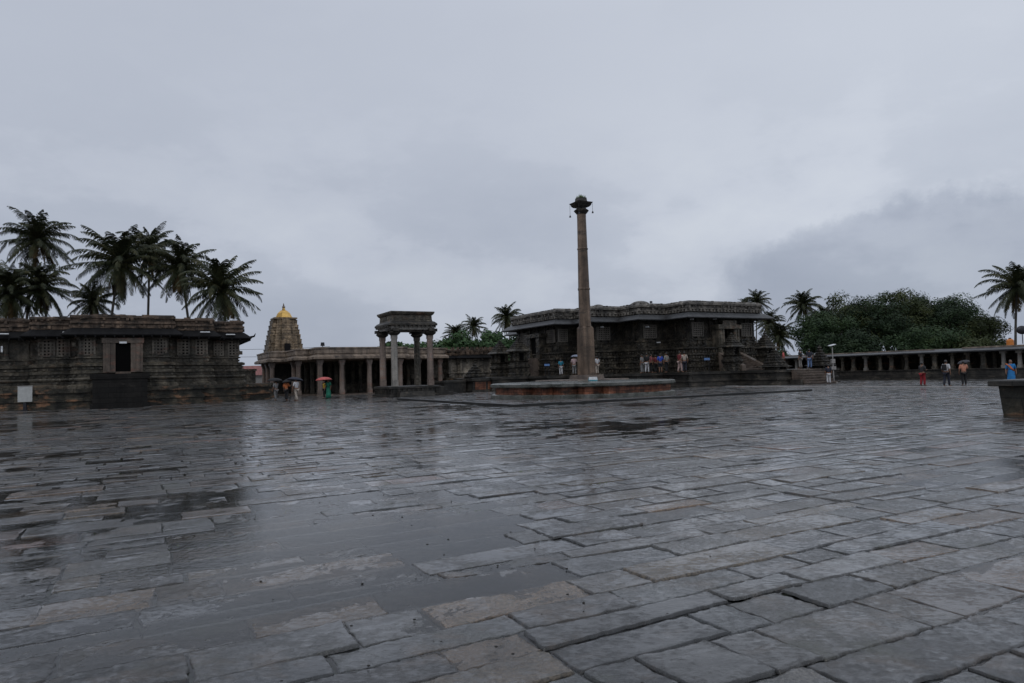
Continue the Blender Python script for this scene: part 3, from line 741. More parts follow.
# ------------------------------------------------------------------ four pillared pavilion
def pavilion():
    p = Vector((-9.75, 56.4, 0)); s = 3.15
    t = thing('stone_pavilion', 'small open pavilion of four tall stone pillars under a heavy carved roof', 'pavilion', p, GA)
    sq = [(-.5,-.5),(s+.5,-.5),(s+.5,s+.5),(-.5,s+.5)]
    b = MB(); sweep(b, sq, [(.25,-.05),(.25,.16),(.05,.2),(.05,.62),(.15,.66),(.15,.82),(-.2,.86)]); 
    dentils(b, sq, .1, .2, .62, .4, .15, .06)
    b.build('base', M['soap_plain'], t)
    b = MB()
    for i in range(3): b.box(s+.5, s+1.8-.35*i, -.6+.02*i, s*.6, -.05, .24*(i+1))
    b.box(-.1, s*.95, -1.5, -.7, -.05, .42, .1, .1); b.build('steps', M['soap_plain'], t)
    for k, (x, y) in enumerate(((0,0),(s,0),(0,s),(s,s))):
        c = M['palecolumn'] if k == 0 else M['column'] if k != 3 else M['oldwall']
        b = MB(); w = .23; z0, z1 = .85, 5.1
        b.box(x-w,x+w,y-w,y+w,z0,z0+.5); b.lathe([(w*1.22,z0+.49),(w*1.18,z0+1.5),(w*1.1,z1-.3)], 8, (x,y), pi/8)
        b.box(x-w,x+w,y-w,y+w,z1-.32,z1-.02)
        o = b.build('pillar', c, t)
        b = MB(); b.lathe([(.3,z1-.03),(.5,z1+.12),(.56,z1+.22),(.42,z1+.32)], 12, (x,y)); b.box(x-.62,x+.62,y-.24,y+.24,z1+.30,z1+.55); b.box(x-.24,x+.24,y-.62,y+.62,z1+.302,z1+.548)
        b.build('capital', M['soap_plain'], o)
    rs = [(-.15,-.15),(s+.15,-.15),(s+.15,s+.15),(-.15,s+.15)]
    b = MB(); 
    b.box(-.3,s+.3,-.3,.3,5.55,5.95); b.box(-.3,s+.3,s-.3,s+.3,5.55,5.95); b.box(-.298,.3,.3,s-.3,5.552,5.948); b.box(s-.3,s+.298,.3,s-.3,5.552,5.948)
    b.build('beam', M['palecolumn'], t)
    b = MB(); sweep(b, rs, [(-.1,5.92),(.2,5.96),(.30,5.88),(.37,5.92),(.37,6.05),(.2,6.22),(.0,6.3)]); dentils(b, rs, .28, 5.74, 5.9, .38, .16, .14); b.build('eave', M['soap_plain'], t)
    b = MB(); sweep(b, rs, [(.05,6.28),(.02,6.4),(.0,6.75),(.12,6.84),(.2,6.98),(.2,7.08),(-.3,7.12)]); dentils(b, rs, .0, 6.42, 6.72, .62, .4, .06)
    b.build('roof_parapet', M['oldwall'], t)
pavilion()

# ------------------------------------------------------------------ pillared hall
def hall():
    p = Vector((-18.7, 65.3, 0))
    t = thing('pillared_hall', 'flat roofed open hall on rows of stone pillars, behind the pink umbrella', 'hall', p, GA)
    pl = [(0,0),(9.0,0),(9.0,3.2),(14.5,3.2),(14.5,13),(-3,17),(-3,8.6),(-1.3,8.6),(-1.3,3.4),(0,3.4)]
    pl = [(0,0),(9.0,0),(9.0,3.2),(14.5,3.2),(14.5,17),(-3,17),(-3,8.6),(-1.3,8.6),(-1.3,3.4),(0,3.4)]
    b = MB(); sweep(b, pl, [(.1,-.05),(.1,.12)]); b.build('floor', M['stair'], t)
    b = MB(); sweep(b, pl, [(-.5,3.45),(-.3,3.62),(.25,3.52),(.36,3.56),(.36,3.78),(.1,3.95)]); b.build('eave', M['hallroof'], t)
    b = MB(); sweep(b, pl, [(.0,3.93),(.0,4.05),(.06,4.1),(.06,4.5),(.14,4.55),(.14,4.68),(-.4,4.72)]); b.build('roof_parapet', M['hallroof'], t)
    spots = [(.35,.35),(2.45,.35),(5.2,.35),(8.4,.35),(-1.0,3.8),(-1.0,6.2),(-2.7,9.0),(-2.7,11.8),(-2.7,14.5),(9.2,3.6),(11.6,3.6),(14.1,3.6)]
    inner = [(x, y) for x in (.9, 3.4, 6.0, 8.6) for y in (3.4, 6.4, 9.4)] + [(11.4, 6.4), (11.4, 9.4)]
    for k, (x, y) in enumerate(spots + inner):
        b = MB(); w = .2 if k < 12 else .18
        b.box(x-w*1.15,x+w*1.15,y-w*1.15,y+w*1.15,.11,.55); b.lathe([(w*1.25,.54),(w*1.15,3.0)], 8, (x,y), pi/8); b.box(x-w*1.1,x+w*1.1,y-w*1.1,y+w*1.1,2.98,3.2); b.box(x-w*1.5,x+w*1.5,y-w*1.1,y+w*1.1,3.19,3.5)
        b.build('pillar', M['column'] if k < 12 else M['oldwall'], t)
    b = MB(); b.box(-2.4,14,13.6,14.0,.1,3.5); b.box(13.6,14.0,6.5,13.6,.1,3.5); b.build('back_wall', M['soap_plain'], t)
    b = MB(); b.box(2.6,8.5,7.5,7.9,.1,1.0); b.build('low_wall', M['oldwall'], t)
    q = at(322.6, 345, 66.5); w = q - p
    b = MB(); x, y = w.dot(U), w.dot(V); b.box(x-.18,x+.18,y-.12,y+.12,4.85,5.2,.03,.03); b.box(x-.03,x+.03,y-.03,y+.03,4.6,4.85); b.build('lamp', M['darkmetal'], t)
hall()

def tower():
    q = at(284.5, 380, 83)
    t = thing('temple_tower', 'tapering ochre stone temple tower topped by a small gold dome', 'tower', (q.x, q.y, 0), GA)
    pl = [(-1.9,-1.1),(-1.3,-1.1),(-1.3,-1.6),(-.6,-1.6),(-.6,-1.95),(.6,-1.95),(.6,-1.6),(1.3,-1.6),(1.3,-1.1),(1.9,-1.1),(1.9,1.9),(-1.9,1.9)]
    def sc(f, z): return [(x*f, y*f, z) for x, y in pl]
    b = MB(); b.box(-2.1,2.1,-2.0,2.1,-.05,3.6); b.box(-2.4,2.4,-2.35,2.4,3.55,3.8,.1,.1); b.build('shrine_wall', M['oldwall'], t)
    b = MB(); rings = []; n = 9; z = 3.78
    for i in range(n):
        f = 1.17 - .48*(i/n)**1.2; dz = 5.25/n; f2 = 1.17 - .48*((i+.9)/n)**1.2
        rings += [sc(f, z), sc(f, z+dz*.55), sc(f*1.015, z+dz*.6), sc(f*1.01, z+dz*.8), sc(f2*.985, z+dz*.84), sc(f2*.985, z+dz)]
        z += dz
    b.loft(rings); b.box(-1.35,1.35,-1.35,1.35,z-.02,z+.15)
    rnd = random.Random(4)
    for i in range(5):
        zz = 4.2+i*.95; f = 1.06-.075*i
        for x in (-1.6*f, 1.6*f): b.box(x-.22,x+.22,-1.25*f-.1,-1.0*f,zz,zz+.5,.06,.06)
    b.build('tower_body', M['tower'], t)
    b = MB(); b.box(-.35,.35,-2.32,-2.0,5.0,6.0,.05,0); b.box(.05+.5,.05+1.0,-1.9,-1.7,4.1,4.7); b.build('niche_panel', M['blackeave'], t)
    b = MB(); zt = z+.14; b.lathe([(.9,zt-.01),(1.03,zt+.06),(.9,zt+.3),(.74,zt+.62),(.42,zt+.9),(.2,zt+1.02),(.16,zt+1.25)], 8, rot=pi/8)
    b.build('gold_dome', M['gold'], t)
    b = MB(); b.lathe([(.1,zt+1.24),(.2,zt+1.34),(.2,zt+1.42),(.07,zt+1.5),(.1,zt+1.58),(.02,zt+1.85)], 10); b.build('finial', M['column'], t)
tower()

def small_house():
    q = at(254, 372, 110)
    t = thing('house', 'distant house with a dull red roof just right of the left temple', 'house', (q.x, q.y, 0), GA*.3)
    b = MB(); b.box(-4,4,-2.5,2.5,-.05,2.6); b.build('wall', M['concrete'], t)
    b = MB(); b.add([(-4.4,-2.9,2.55),(4.4,-2.9,2.55),(4.4,2.9,2.55),(-4.4,2.9,2.55),(-2.8,0,4.1),(2.8,0,4.1)], [(3,2,1,0),(0,1,5,4),(2,3,4,5),(1,2,5),(3,0,4)]); b.build('roof', M['redroof'], t)
    for i, (x, h) in enumerate(((-14, 7.8), (16, 7.8))):
        pass
    # cables on two poles
    pa, pb = at(222, 350, 104), at(330, 350, 104)
    for k, (pp, lb) in enumerate(((pa, 'plain utility pole behind the left temple roof'), (pb, 'plain utility pole hidden behind the pillared hall roof'))):
        b = MB(); b.tube([(pp.x,104,-.05),(pp.x,104,5.9)], [.14,.1], 8); b.tube([(pp.x-.5,104,5.6),(pp.x+.5,104,5.6)], .05, 6)
        tag(b.build('utility_pole', M['concrete']), lb, 'pole', 'poles carrying the cables')
    for k, (y, lb) in enumerate(((349.5, 'upper thin black cable crossing the gap beside the gold topped tower'), (357, 'lower thin black cable crossing the gap beside the gold topped tower'))):
        zz = at(254, y, 104).z; b = MB()
        pts = [(pa.x + (pb.x-pa.x)*i/10, 104 + .0*i, zz + .5*((i/10-.5)**2)) for i in range(11)]
        b.tube(pts, .025, 4); tag(b.build('cable', M['darkmetal']), lb, 'cable', 'cables behind the temples')
small_house()

# ------------------------------------------------------------------ small shrine building in the middle distance
def mid_shrine():
    p = Vector((-5.8, 76, 0))
    t = thing('small_temple', 'small pale streaked stone temple between the pavilion and the big temple', 'temple', p, GA)
    pl = [(0,0),(4.6,0),(4.6,10),(-4,10),(-4,5.4),(-2.4,5.4),(-2.4,2.6),(-1,2.6),(-1,1),(0,1)]
    rnd = random.Random(12)
    b = MB(); sweep(b, pl, [(.6,-.05),(.6,.5),(.35,.55),(.35,1.0),(.5,1.05),(.5,1.3),(.1,1.4)]); b.build('base_moulding', M['oldbase'], t)
    b = MB(); sweep(b, pl, [(-.1,1.38),(-.1,1.8),(.05,1.85),(.05,2.0),(-.15,2.05),(-.15,3.55)])
    for k, (a, d, nr, L_) in enumerate(segs(pl)):
        if k in (2,): continue
        n = max(1, int(L_/.9))
        for i in range(n+1): pilaster(b, a, d, nr, min(max(i*L_/n,.15),L_-.15), -.15, 2.0, 3.5, .24)
    b.build('wall', M['shrine'], t)
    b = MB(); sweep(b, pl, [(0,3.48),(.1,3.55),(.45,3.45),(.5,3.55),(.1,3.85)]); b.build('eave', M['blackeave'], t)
    b = MB(); sweep(b, pl, [(.0,3.83),(.0,4.2),(.1,4.25),(.1,4.5),(-.1,4.55)]); dentils(b, pl, .02, 3.9, 4.78, .55, .36, .12)
    b.build('parapet', M['redparapet'], t)
    # dark plinth with a brick panel in front of it, and a little black pyramid on it
    q = at(473, 392, 64.5)
    t = thing('stone_plinth', 'dark stone plinth with an orange brick side, left of the round platform', 'plinth', (q.x, q.y, 0), GA)
    sq = [(0,0),(5.2,0),(5.2,4),(0,4)]
    b = MB(); sweep(b, sq, [(.1,-.05),(.1,.18),(-.05,.2),(-.05,1.0),(.18,1.05),(.18,1.3),(-.2,1.34)]); b.build('plinth_body', M['soap_plain'], t)
    for x in (.25, 1.6, 2.95): 
        b = MB(); b.box(x, x+1.1, -.02, .1, .22, .95); b.build('brick_panel', M['brick'], t)
    b = MB(); b.box(-2.4, -.15, 1.2, 4, -.05, .95); b.box(-2.5,-.15,1.1,4.05,.953,1.12); b.build('low_block', M['soap_plain'], t)
    miniature('stepped_shrine', 'small black pyramid shrine standing on the dark plinth beyond the pavilion', Vector((q.x, q.y, 1.33)) + U*.9 + V*1.4, GA, 1.5, 0, 0, .15, 1.25, 'pyramid shrines flanking the platform steps', 4)
mid_shrine()

# ------------------------------------------------------------------ right colonnade
def colonnade():
    p = Vector((43.6, 57.0, 0)); rz = math.atan2(V.y, V.x)      # local x runs away along V, local +y faces left towards the court
    t = thing('colonnade', 'long low flat roofed colonnade with short pale pillars along the right', 'colonnade', p, rz)
    x0, x1 = -22, 48
    b = MB(); b.box(x0,x1,-4.2,.12,-.05,.16); b.box(x0,x1,-4.2,-.15,.183,.5); b.box(x0,x1,-4.2,-.3,.503,.85); b.box(x0,x1,-4.2,-.2,.853,.95); b.build('plinth', M['soap_plain'], t)
    b = MB(); b.box(x0,x1,-4.4,-4.2,-.05,2.7); b.build('back_wall', M['oldbase'], t)
    k = 0; x = x0 + .6
    while x < x1:
        wdt = .17 + .05*((k*7) % 3 == 0)
        b = MB(); b.box(x-wdt,x+wdt,-.75,-.4,.95,1.2); b.lathe([(wdt*1.05,1.19),(wdt*.95,2.2)], 8, (x,-.57), pi/8); b.box(x-wdt*1.3,x+wdt*1.3,-.78,-.38,2.2,2.42)
        b.build('pillar', M['palecolumn'] if k % 5 in (1, 2) and k % 3 else M['oldwall'], t)
        if k % 2 == 0 and x < 30:
            b = MB(); b.box(x-.15,x+.15,-2.7,-2.4,.95,2.42); b.build('pillar', M['oldwall'], t)
        x += 1.42 + .22*sin(k*2.3); k += 1
    b = MB(); b.box(x0,x1,-4.5,-.35,2.42,2.62); b.add([(x0,.35,2.45),(x1,.35,2.45),(x1,-.5,2.62),(x0,-.5,2.62),(x0,.35,2.56),(x1,.35,2.56),(x1,-.5,2.80),(x0,-.5,2.80)], [(3,2,1,0),(4,5,6,7),(0,1,5,4),(1,2,6,5),(2,3,7,6),(3,0,4,7)])
    b.build('eave', M['eave'], t)
    b = MB(); b.box(x0,6,-4.5,-.45,2.74,2.90); b.box(8.5,x1,-4.5,-.42,2.74,2.86); b.build('roof_slab', M['hallroof'], t)
    # orange tank and flood light on the roof
    q = at(1010, 341, 62.5)
    tt = thing('water_tank', 'small bright orange tank on the colonnade roof below the leaning palm', 'tank', (q.x, q.y, 2.9), 0)
    b = MB(); b.lathe([(.27,.0),(.30,.08),(.30,.5),(.2,.62),(.1,.66)], 14); b.build('barrel', M['orange'], tt, False)
    b = MB(); b.lathe([(.11,.65),(.11,.74),(.02,.75)], 10); b.build('lid', M['darkmetal'], tt)
    q = at(1022, 330, 62)
    tt = thing('flood_lamp', 'dark rounded flood lamp on a thin roof post at the right edge', 'lamp', (q.x, q.y, 3.05), 0)
    b = MB(); b.tube([(0,0,0),(0,0,q.z-3.3)], .035, 6); b.build('post', M['darkmetal'], tt)
    b = MB(); b.ell((0,0,q.z-3.05),(.52,.22,.40), 14, 8); b.build('lamp_head', M['darkmetal'], tt, True)
colonnade()

# dark block with an overhanging slab at the right edge
q = at(1003, 416, 20.2)
t = thing('stone_block', 'dark tapered stone block with an overhanging slab top, at the right edge', 'block', (q.x, q.y, 0), GA)
sq = [(0,-2.6),(2.6,-2.6),(2.6,0),(0,0)]
b = MB(); sweep(b, sq, [(-.02,-.05),(.0,.1),(.05,.84)]); b.build('body', M['oldbase'], t)
b = MB(); sweep(b, sq, [(.2,.835),(.24,.86),(.24,.99),(.2,1.02),(-.3,1.03)]); b.build('top_slab', M['soap_plain'], t)

# light pole by the steps
q = at(834, 383, 61.5); tz = at(833, 346, 61.5).z
t = thing('lamp_post', 'thin grey lamp post with a flat tilted lamp, right of the platform steps', 'lamp post', (q.x, q.y, 0), 0)
b = MB(); b.tube([(0,0,-.05),(0,0,tz-.05)], [.06,.045], 8); b.box(-.25,.25,-.25,.25,-.05,.1); b.build('pole', M['concrete'], t)
b = MB(); b.add([(-.28,-.2,tz-.02),(.26,-.2,tz+.1),(.26,.25,tz+.14),(-.28,.25,tz+.02),(-.28,-.2,tz+.03),(.26,-.2,tz+.15),(.26,.25,tz+.19),(-.28,.25,tz+.07)], [(3,2,1,0),(4,5,6,7),(0,1,5,4),(1,2,6,5),(2,3,7,6),(3,0,4,7)]); b.build('lamp_head', M['whitepaint'], t)
b = MB(); b.box(-.16,.16,-.12,.12,1.75,2.15); b.box(-.2,.2,-.14,.14,1.2,1.5); b.build('control_box', M['concrete'], t)

# ------------------------------------------------------------------ palms
def palm_meshes(seed, nf=30, fl=4.6, dens=36):
    rnd = random.Random(seed); b = MB(); dd_ = MB()
    for i in range(nf + 6):
        dead = i >= nf
        az_ = rnd.uniform(0, 2*pi) if dead else i*2.39996 + rnd.uniform(-.25,.25)
        f = i / nf
        el = R(-60 + rnd.uniform(-15, 10)) if dead else R(88 - 150*f**.95 + rnd.uniform(-13, 13))
        Lf = fl * rnd.uniform(.85, 1.1) * (.75 if f < .12 else 1) * (.7 if dead else 1)
        n = 12; pts = [Vector((0,0,0))]; e = el; d0 = Vector((cos(az_), sin(az_), 0)); side = Vector((-sin(az_), cos(az_), 0))
        bend = rnd.uniform(.07,.16)
        for k in range(n):
            e = max(e - bend*(k/n)*(1.7 if el > 0 else .9)*1.15, R(-86))
            pts.append(pts[-1] + (d0*cos(e) + Vector((0,0,1))*sin(e)) * Lf/n)
        tgt = dd_ if dead else b
        tgt.tube(pts, [.05*(1-k/(n+1.5)) for k in range(n+1)], 4)
        m_ = dens
        for k in range(2, m_):
            t_ = k/m_*n; j = min(int(t_), n-1); p = pts[j].lerp(pts[j+1], t_-j)
            dr = (pts[j+1]-pts[j]).normalized(); upv = side.cross(dr)
            ll = fl*.205*(sin(pi*min(1,(k/m_)*.88+.12))**.6) * rnd.uniform(.8,1.1)
            for s in (-1, 1):
                if rnd.random() < .06: continue
                droop = rnd.uniform(.3,1.0)
                d1 = (side*s*.75 + dr*.62 + upv*.1 - Vector((0,0,droop*.5))).normalized()
                d2 = (side*s*.45 + dr*.5 - Vector((0,0,droop*1.5))).normalized()
                w = dr*.060
                a = p; c = p + d1*ll*.5; e_ = c + d2*ll*.5
                tgt.add([a-w, a+w, c+w*1.1, c-w*1.1, e_], [(0,1,2,3),(3,2,4)])
    me = b.build('crown', M['palmleaf']); md = dd_.build('dry_fronds', M['palmdead'])
    return me, md
def palm(variant, label, px, py, Y, size=1.0, lean=None, group='coconut palms behind the temples'):
    if lean is None: lean = (1.5*sin(px*.9), .8*cos(px))
    c = at(px, py, Y); base = Vector((c.x - lean[0], c.y - lean[1], 0))
    t = thing('palm_tree', label, 'palm tree', base, 0, group)
    h = c.z; b = MB(); n = 14; pts = []
    for i in range(n+1):
        f = i/n; pts.append((lean[0]*f**1.6, lean[1]*f**1.6, -.1 + (h+.1)*f))
    rad = [.17 + .10*max(0, 1-6*i/n) - .05*i/n + .008*(i%2) for i in range(n+1)]
    b.tube(pts, rad, 9); b.build('trunk', M['bark'], t)
    cr, dr = PALMS[variant]
    for src in (cr, dr):
        o = src.copy(); col.objects.link(o); o.parent = t; o.location = (lean[0], lean[1], h); o.scale = (size,)*3
        o.rotation_euler = (.13*sin(px), .13*cos(px*1.3), (px*1.7) % 6.28)
    if Y < 130:
        b = MB(); rnd = random.Random(int(px))
        for _ in range(9): a = rnd.random()*6.28; b.ell((lean[0]+.35*cos(a), lean[1]+.35*sin(a), h-.35-rnd.random()*.3), (.14,.14,.17), 7, 5)
        b.build('coconuts', M['coconut'], t, True)
PALMS = [palm_meshes(s, nf, fl) for s, nf, fl in ((1,52,5.9),(2,44,5.7),(3,58,6.0),(4,48,5.8))]
palm(0, 'tall full coconut palm, highest at the far left, above the temple roof', 37, 239, 86, .9)
palm(1, 'lower dark coconut palm directly beneath the highest one at the far left', 41, 286, 82, .84)
palm(2, 'dense low coconut palm cut by the left edge of the photo', 10, 292, 80, .85)
palm(2, 'big bushy coconut palm, leftmost of the four over the temple doorway', 120, 262, 80, 1.0)
palm(1, 'slim upright coconut palm, second of the four over the temple, the tallest', 150, 250, 88, .86)
palm(0, 'coconut palm third of the four over the temple, leaning over its neighbour', 180, 266, 82, .88)
palm(3, 'wide spreading coconut palm at the right end of the left temple roof', 221, 289, 78, .96)
palm(3, 'short palm peeping over the temple roof left of the doorway', 93, 301, 84, .62)
palm(2, 'small distant palm, leftmost of three above the pale streaked temple', 456, 334, 205, .8)
palm(1, 'small distant palm in the middle of three above the pale streaked temple', 474, 326, 200, .8)
palm(0, 'distant palm just left of the big temple, tallest of three', 507, 317, 170, .84)
palm(3, 'palm crown showing above the right corner of the big temple roof', 757, 301, 185, .78)
palm(1, 'tiny palm crown barely above the big temple roof, left of another palm', 745, 304, 230, .6)
palm(2, 'low dark palm filling the gap right of the big temple', 779, 336, 135, .72)
palm(3, 'thin young palm leaning in the gap right of the big temple', 769, 322, 150, .72)
palm(0, 'tall palm standing clear in the gap between big temple and dark trees', 803, 305, 150, .84)
palm(1, 'drooping palm whose trunk shows in front of the dark trees', 881, 324, 97, .6)
palm(3, 'palm half hidden at the left side of the dark trees', 826, 318, 140, .75)
palm(1, 'lone palm with a leaning trunk at the right edge above the colonnade', 1017, 286, 92, .9, (1.2, .5))
for a, b_ in PALMS:
    for o in (a, b_): bpy.data.objects.remove(o)

# ------------------------------------------------------------------ broad trees
def tree(label, px, pytop, Y, width, mat='treeleaf', seed=1, leaf=.34, n=2600, group='dark trees behind the colonnade', low=.12, cat='tree', name='broadleaf_tree'):
    rnd = random.Random(seed); top = at(px, pytop, Y); H = top.z
    t = thing(name, label, cat, (top.x, Y, 0), 0, group)
    r = width/2; zc = H*(.5+low*.5); rz = H - zc
    b = MB(); b.tube([(0,0,-.1),(.1,0,H*.2),(-.1,.1,H*.45),(0,0,H*.7)], [.45,.34,.25,.1], 8)
    clumps = []
    for i in range(52):
        a = rnd.random()*2*pi; e = math.asin(rnd.uniform(-.75,1)); q = rnd.uniform(.35,.97)
        c = Vector((cos(a)*cos(e)*r*q*.85, sin(a)*cos(e)*r*q*.85, zc + sin(e)*rz*q*.82))
        clumps.append((c, rnd.uniform(.19,.34)*r))
        if i < 12: b.tube([(0,0,H*.3), (c.x*.5, c.y*.5, (c.z+H*.3)*.52), tuple(c)], [.2,.12,.04], 5)
    b.build('trunk', M['bark'], t)
    b = MB()
    for c, cr in clumps:
        for _ in range(int(n/len(clumps))):
            d = Vector((rnd.gauss(0,1), rnd.gauss(0,1), rnd.gauss(0,1))).normalized()
            p = c + Vector((d.x, d.y, d.z*.75)) * cr * rnd.uniform(.55,1.08)
            nrm = (d + Vector((rnd.uniform(-.7,.7), rnd.uniform(-.7,.7), rnd.uniform(-.2,.9)))).normalized()
            a_ = nrm.cross(Vector((rnd.random(), rnd.random(), rnd.random()))).normalized(); b_ = nrm.cross(a_)
            s = leaf * rnd.uniform(.6,1.2)
            b.add([p-a_*s*.5, p+b_*s*.28, p+a_*s*.5, p-b_*s*.28], [(0,1,2,3)])
    b.build('crown', M[mat], t)
    return t
bt = [(822,306,92,8,'dark round tree at the left end of the trees behind the colonnade'),
      (845,290,100,10,'dark bushy tree second from the left behind the colonnade'),
      (870,291,97,9,'dark tree behind the pale bare trunk, over the colonnade'),
      (884,286,106,9.5,'dark tree rising just behind the drooping palm'),
      (907,282,100,9,'highest dark tree in the middle behind the colonnade'),
      (933,286,100,10,'broad dark tree right of the highest one behind the colonnade'),
      (958,289,104,9,'looser dark tree above the backpacker behind the colonnade'),
      (980,312,98,7,'thin ragged tree at the right end of the dark trees'),
      (845,328,88,8,'low dense dark tree filling in under its left neighbours over the colonnade'),
      (925,325,90,9,'low dense dark tree under the broad one, over the colonnade roof'),
      (965,335,88,8,'low dark tree at the right, just above the colonnade roof')]
for i, (px, py, Y, w, lb) in enumerate(bt):
    tree(lb, px, py - 1, Y, w*1.18, ('treeleaf', 'treeleaf3', 'treeleaf2')[(i*2) % 3], seed=20+i, n=17000, leaf=.30)
ft = [(379,340,150,7,'small pale green tree left of the pavilion roof'), (397,336,160,8,'hazy green tree seen between the pavilion pillars, left'),
      (418,339,170,12,'green tree seen low between the pavilion pillars, right'), (440,328,190,16,'green tree right of the pavilion, over the pale temple'),
      (462,328,185,15,'green tree under the three distant palms'), (488,324,190,14,'green tree behind the right end of the pale streaked temple'),
      (512,330,170,12,'green tree directly left of the big temple, under its palm')]
for i, (px, py, Y, w, lb) in enumerate(ft):
    tree(lb, px, py, Y, w, 'farleaf', 50+i, 1.0, 6500, 'green trees far behind the pavilion', -.1)
tree('low bush over the temple roof between the palms', 196, 311, 76, 6, 'treeleaf', 71, .4, 4000, 'bushes over the left temple roof', -.2, 'bush', 'bush')
tree('small bush over the temple roof left of the doorway', 72, 312, 78, 4.5, 'farleaf', 72, .4, 2500, 'bushes over the left temple roof', -.2, 'bush', 'bush')
tree('dark bush in the gap right of the big temple, under the palms', 779, 348, 120, 7, 'treeleaf', 73, .5, 4000, 'bushes right of the big temple', -.2, 'bush', 'bush')

# ------------------------------------------------------------------ people
def skin_mesh(vs, es, rads, root=0):
    me = bpy.data.meshes.new('tmp'); me.from_pydata(vs, es, []); me.update()
    o = bpy.data.objects.new('tmp', me); col.objects.link(o)
    sm = o.modifiers.new('s', 'SKIN'); sm.use_smooth_shade = True
    sv = me.skin_vertices[0].data if me.skin_vertices else None
    if sv is None:
        bm = bmesh.new(); bm.from_mesh(me); bm.verts.layers.skin.verify(); bm.to_mesh(me); bm.free(); sv = me.skin_vertices[0].data
    for i, r in enumerate(rads):
        sv[i].radius = r if isinstance(r, tuple) else (r, r); sv[i].use_root = (i == root)
    ss = o.modifiers.new('u', 'SUBSURF'); ss.levels = 1; ss.render_levels = 1
    dg = bpy.context.evaluated_depsgraph_get(); dg.update()
    ev = o.evaluated_get(dg); m2 = ev.to_mesh()
    v = [tuple(x.co) for x in m2.vertices]; f = [tuple(p.vertices) for p in m2.polygons]
    ev.to_mesh_clear(); bpy.data.objects.remove(o); bpy.data.meshes.remove(me)
    return v, f
def person(label, loc, face, top, bottom, h=1.68, legs='trousers', stride=.0, arm='down', hair='short', group=None, extra=None, backpack=None):
    t = thing('person', label, 'person', loc, face, group)      # local +y is where the person looks
    k = h / 1.72; st = stride or .07*sin(loc.x*7 + loc.y*3)
    J = dict(pel=(0,0,.95), sp=(0,0,1.13), ch=(0,.0,1.32), nb=(0,-.01,1.46), nk=(0,.0,1.54))
    pts, rads, idx = [], [], {}
    def P_(n_, p, r): idx[n_] = len(pts); pts.append(tuple(x*k for x in p)); rads.append(tuple(x*k for x in r) if isinstance(r, tuple) else r*k)
    P_('pel',(0,0,.95),(.15,.11)); P_('sp',(0,0,1.13),(.13,.10)); P_('ch',(0,0,1.33),(.16,.11)); P_('nb',(0,-.005,1.47),.07); P_('nk',(0,.01,1.56),.055)
    hands = []
    for s, n_ in ((-1,'l'), (1,'r')):
        sh = (s*.19, 0, 1.42)
        if arm == 'umbrella' and s == 1: el, wr, ha = (s*.25,.10,1.17), (s*.19,.32,1.28), (s*.18,.37,1.34)
        elif arm == 'front': el, wr, ha = (s*.25,.04,1.16), (s*.13,.26,1.15), (s*.08,.32,1.17)
        else:
            sw = s*st*.5; el, wr, ha = (s*.26,-.03-sw*.6,1.14), (s*.27,.04-sw,.90), (s*.265,.06-sw,.82)
        P_('sh'+n_, sh, .062); P_('el'+n_, el, .044); P_('wr'+n_, wr, .032); P_('ha'+n_, ha, (.04,.02))
        hands.append((Vector(wr), Vector(ha), s))
        ft_ = s*st
        P_('hp'+n_,(s*.095,0,.87),.095); P_('kn'+n_,(s*.10,.04+ft_*.45,.50),.062); P_('an'+n_,(s*.10,-.02+ft_,.09),.042); P_('to'+n_,(s*.115,.15+ft_,.035),(.045,.03))
    E = [('pel','sp'),('sp','ch'),('ch','nb'),('nb','nk')]
    for n_ in 'lr': E += [('nb' if 0 else 'ch','sh'+n_),('sh'+n_,'el'+n_),('el'+n_,'wr'+n_),('wr'+n_,'ha'+n_),('pel','hp'+n_),('hp'+n_,'kn'+n_),('kn'+n_,'an'+n_),('an'+n_,'to'+n_)]
    v, f = skin_mesh(pts, [(idx[a], idx[b_]) for a, b_ in E], rads)
    b = MB(); b.add(v, f)
    # head with face, ears; hands with five fingers
    hc = Vector((0,.02,1.625))*k
    b.ell(hc, (.078*k,.095*k,.115*k), 14, 10); b.ell(hc+Vector((0,.098,-.01))*k, (.014*k,.02*k,.028*k), 6, 4)
    b.ell(hc+Vector((0,.085,-.055))*k, (.028*k,.012*k,.009*k), 6, 4)
    for s in (-1, 1): b.ell(hc+Vector((s*.08,0,-.005))*k, (.012*k,.022*k,.032*k), 6, 4); b.ell(hc+Vector((s*.03,.086,.012))*k, (.014*k,.01*k,.008*k), 6, 4)
    for wr, ha, s in hands:
        d = (ha-wr).normalized(); sd_ = d.cross(Vector((0,1,0)) if abs(d.y) < .6 else Vector((1,0,0))).normalized()
        fw = sd_.cross(d)
        for i, ll in enumerate((.065,.078,.072,.058)):
            o0 = ha + fw*(.024*(i-1.5)); curl = sd_*(-s*.02)
            b.tube([tuple(o0*k), tuple((o0+d*ll*.55+curl*.3)*k), tuple((o0+d*ll+curl)*k)], [.010*k,.009*k,.006*k], 5)
        o0 = wr.lerp(ha,.45) + fw*.03
        b.tube([tuple(o0*k), tuple((o0+fw*.03+d*.03)*k), tuple((o0+fw*.035+d*.06)*k)], [.012*k,.010*k,.007*k], 5)
    body = b.build('body', M['skin'], t, True)
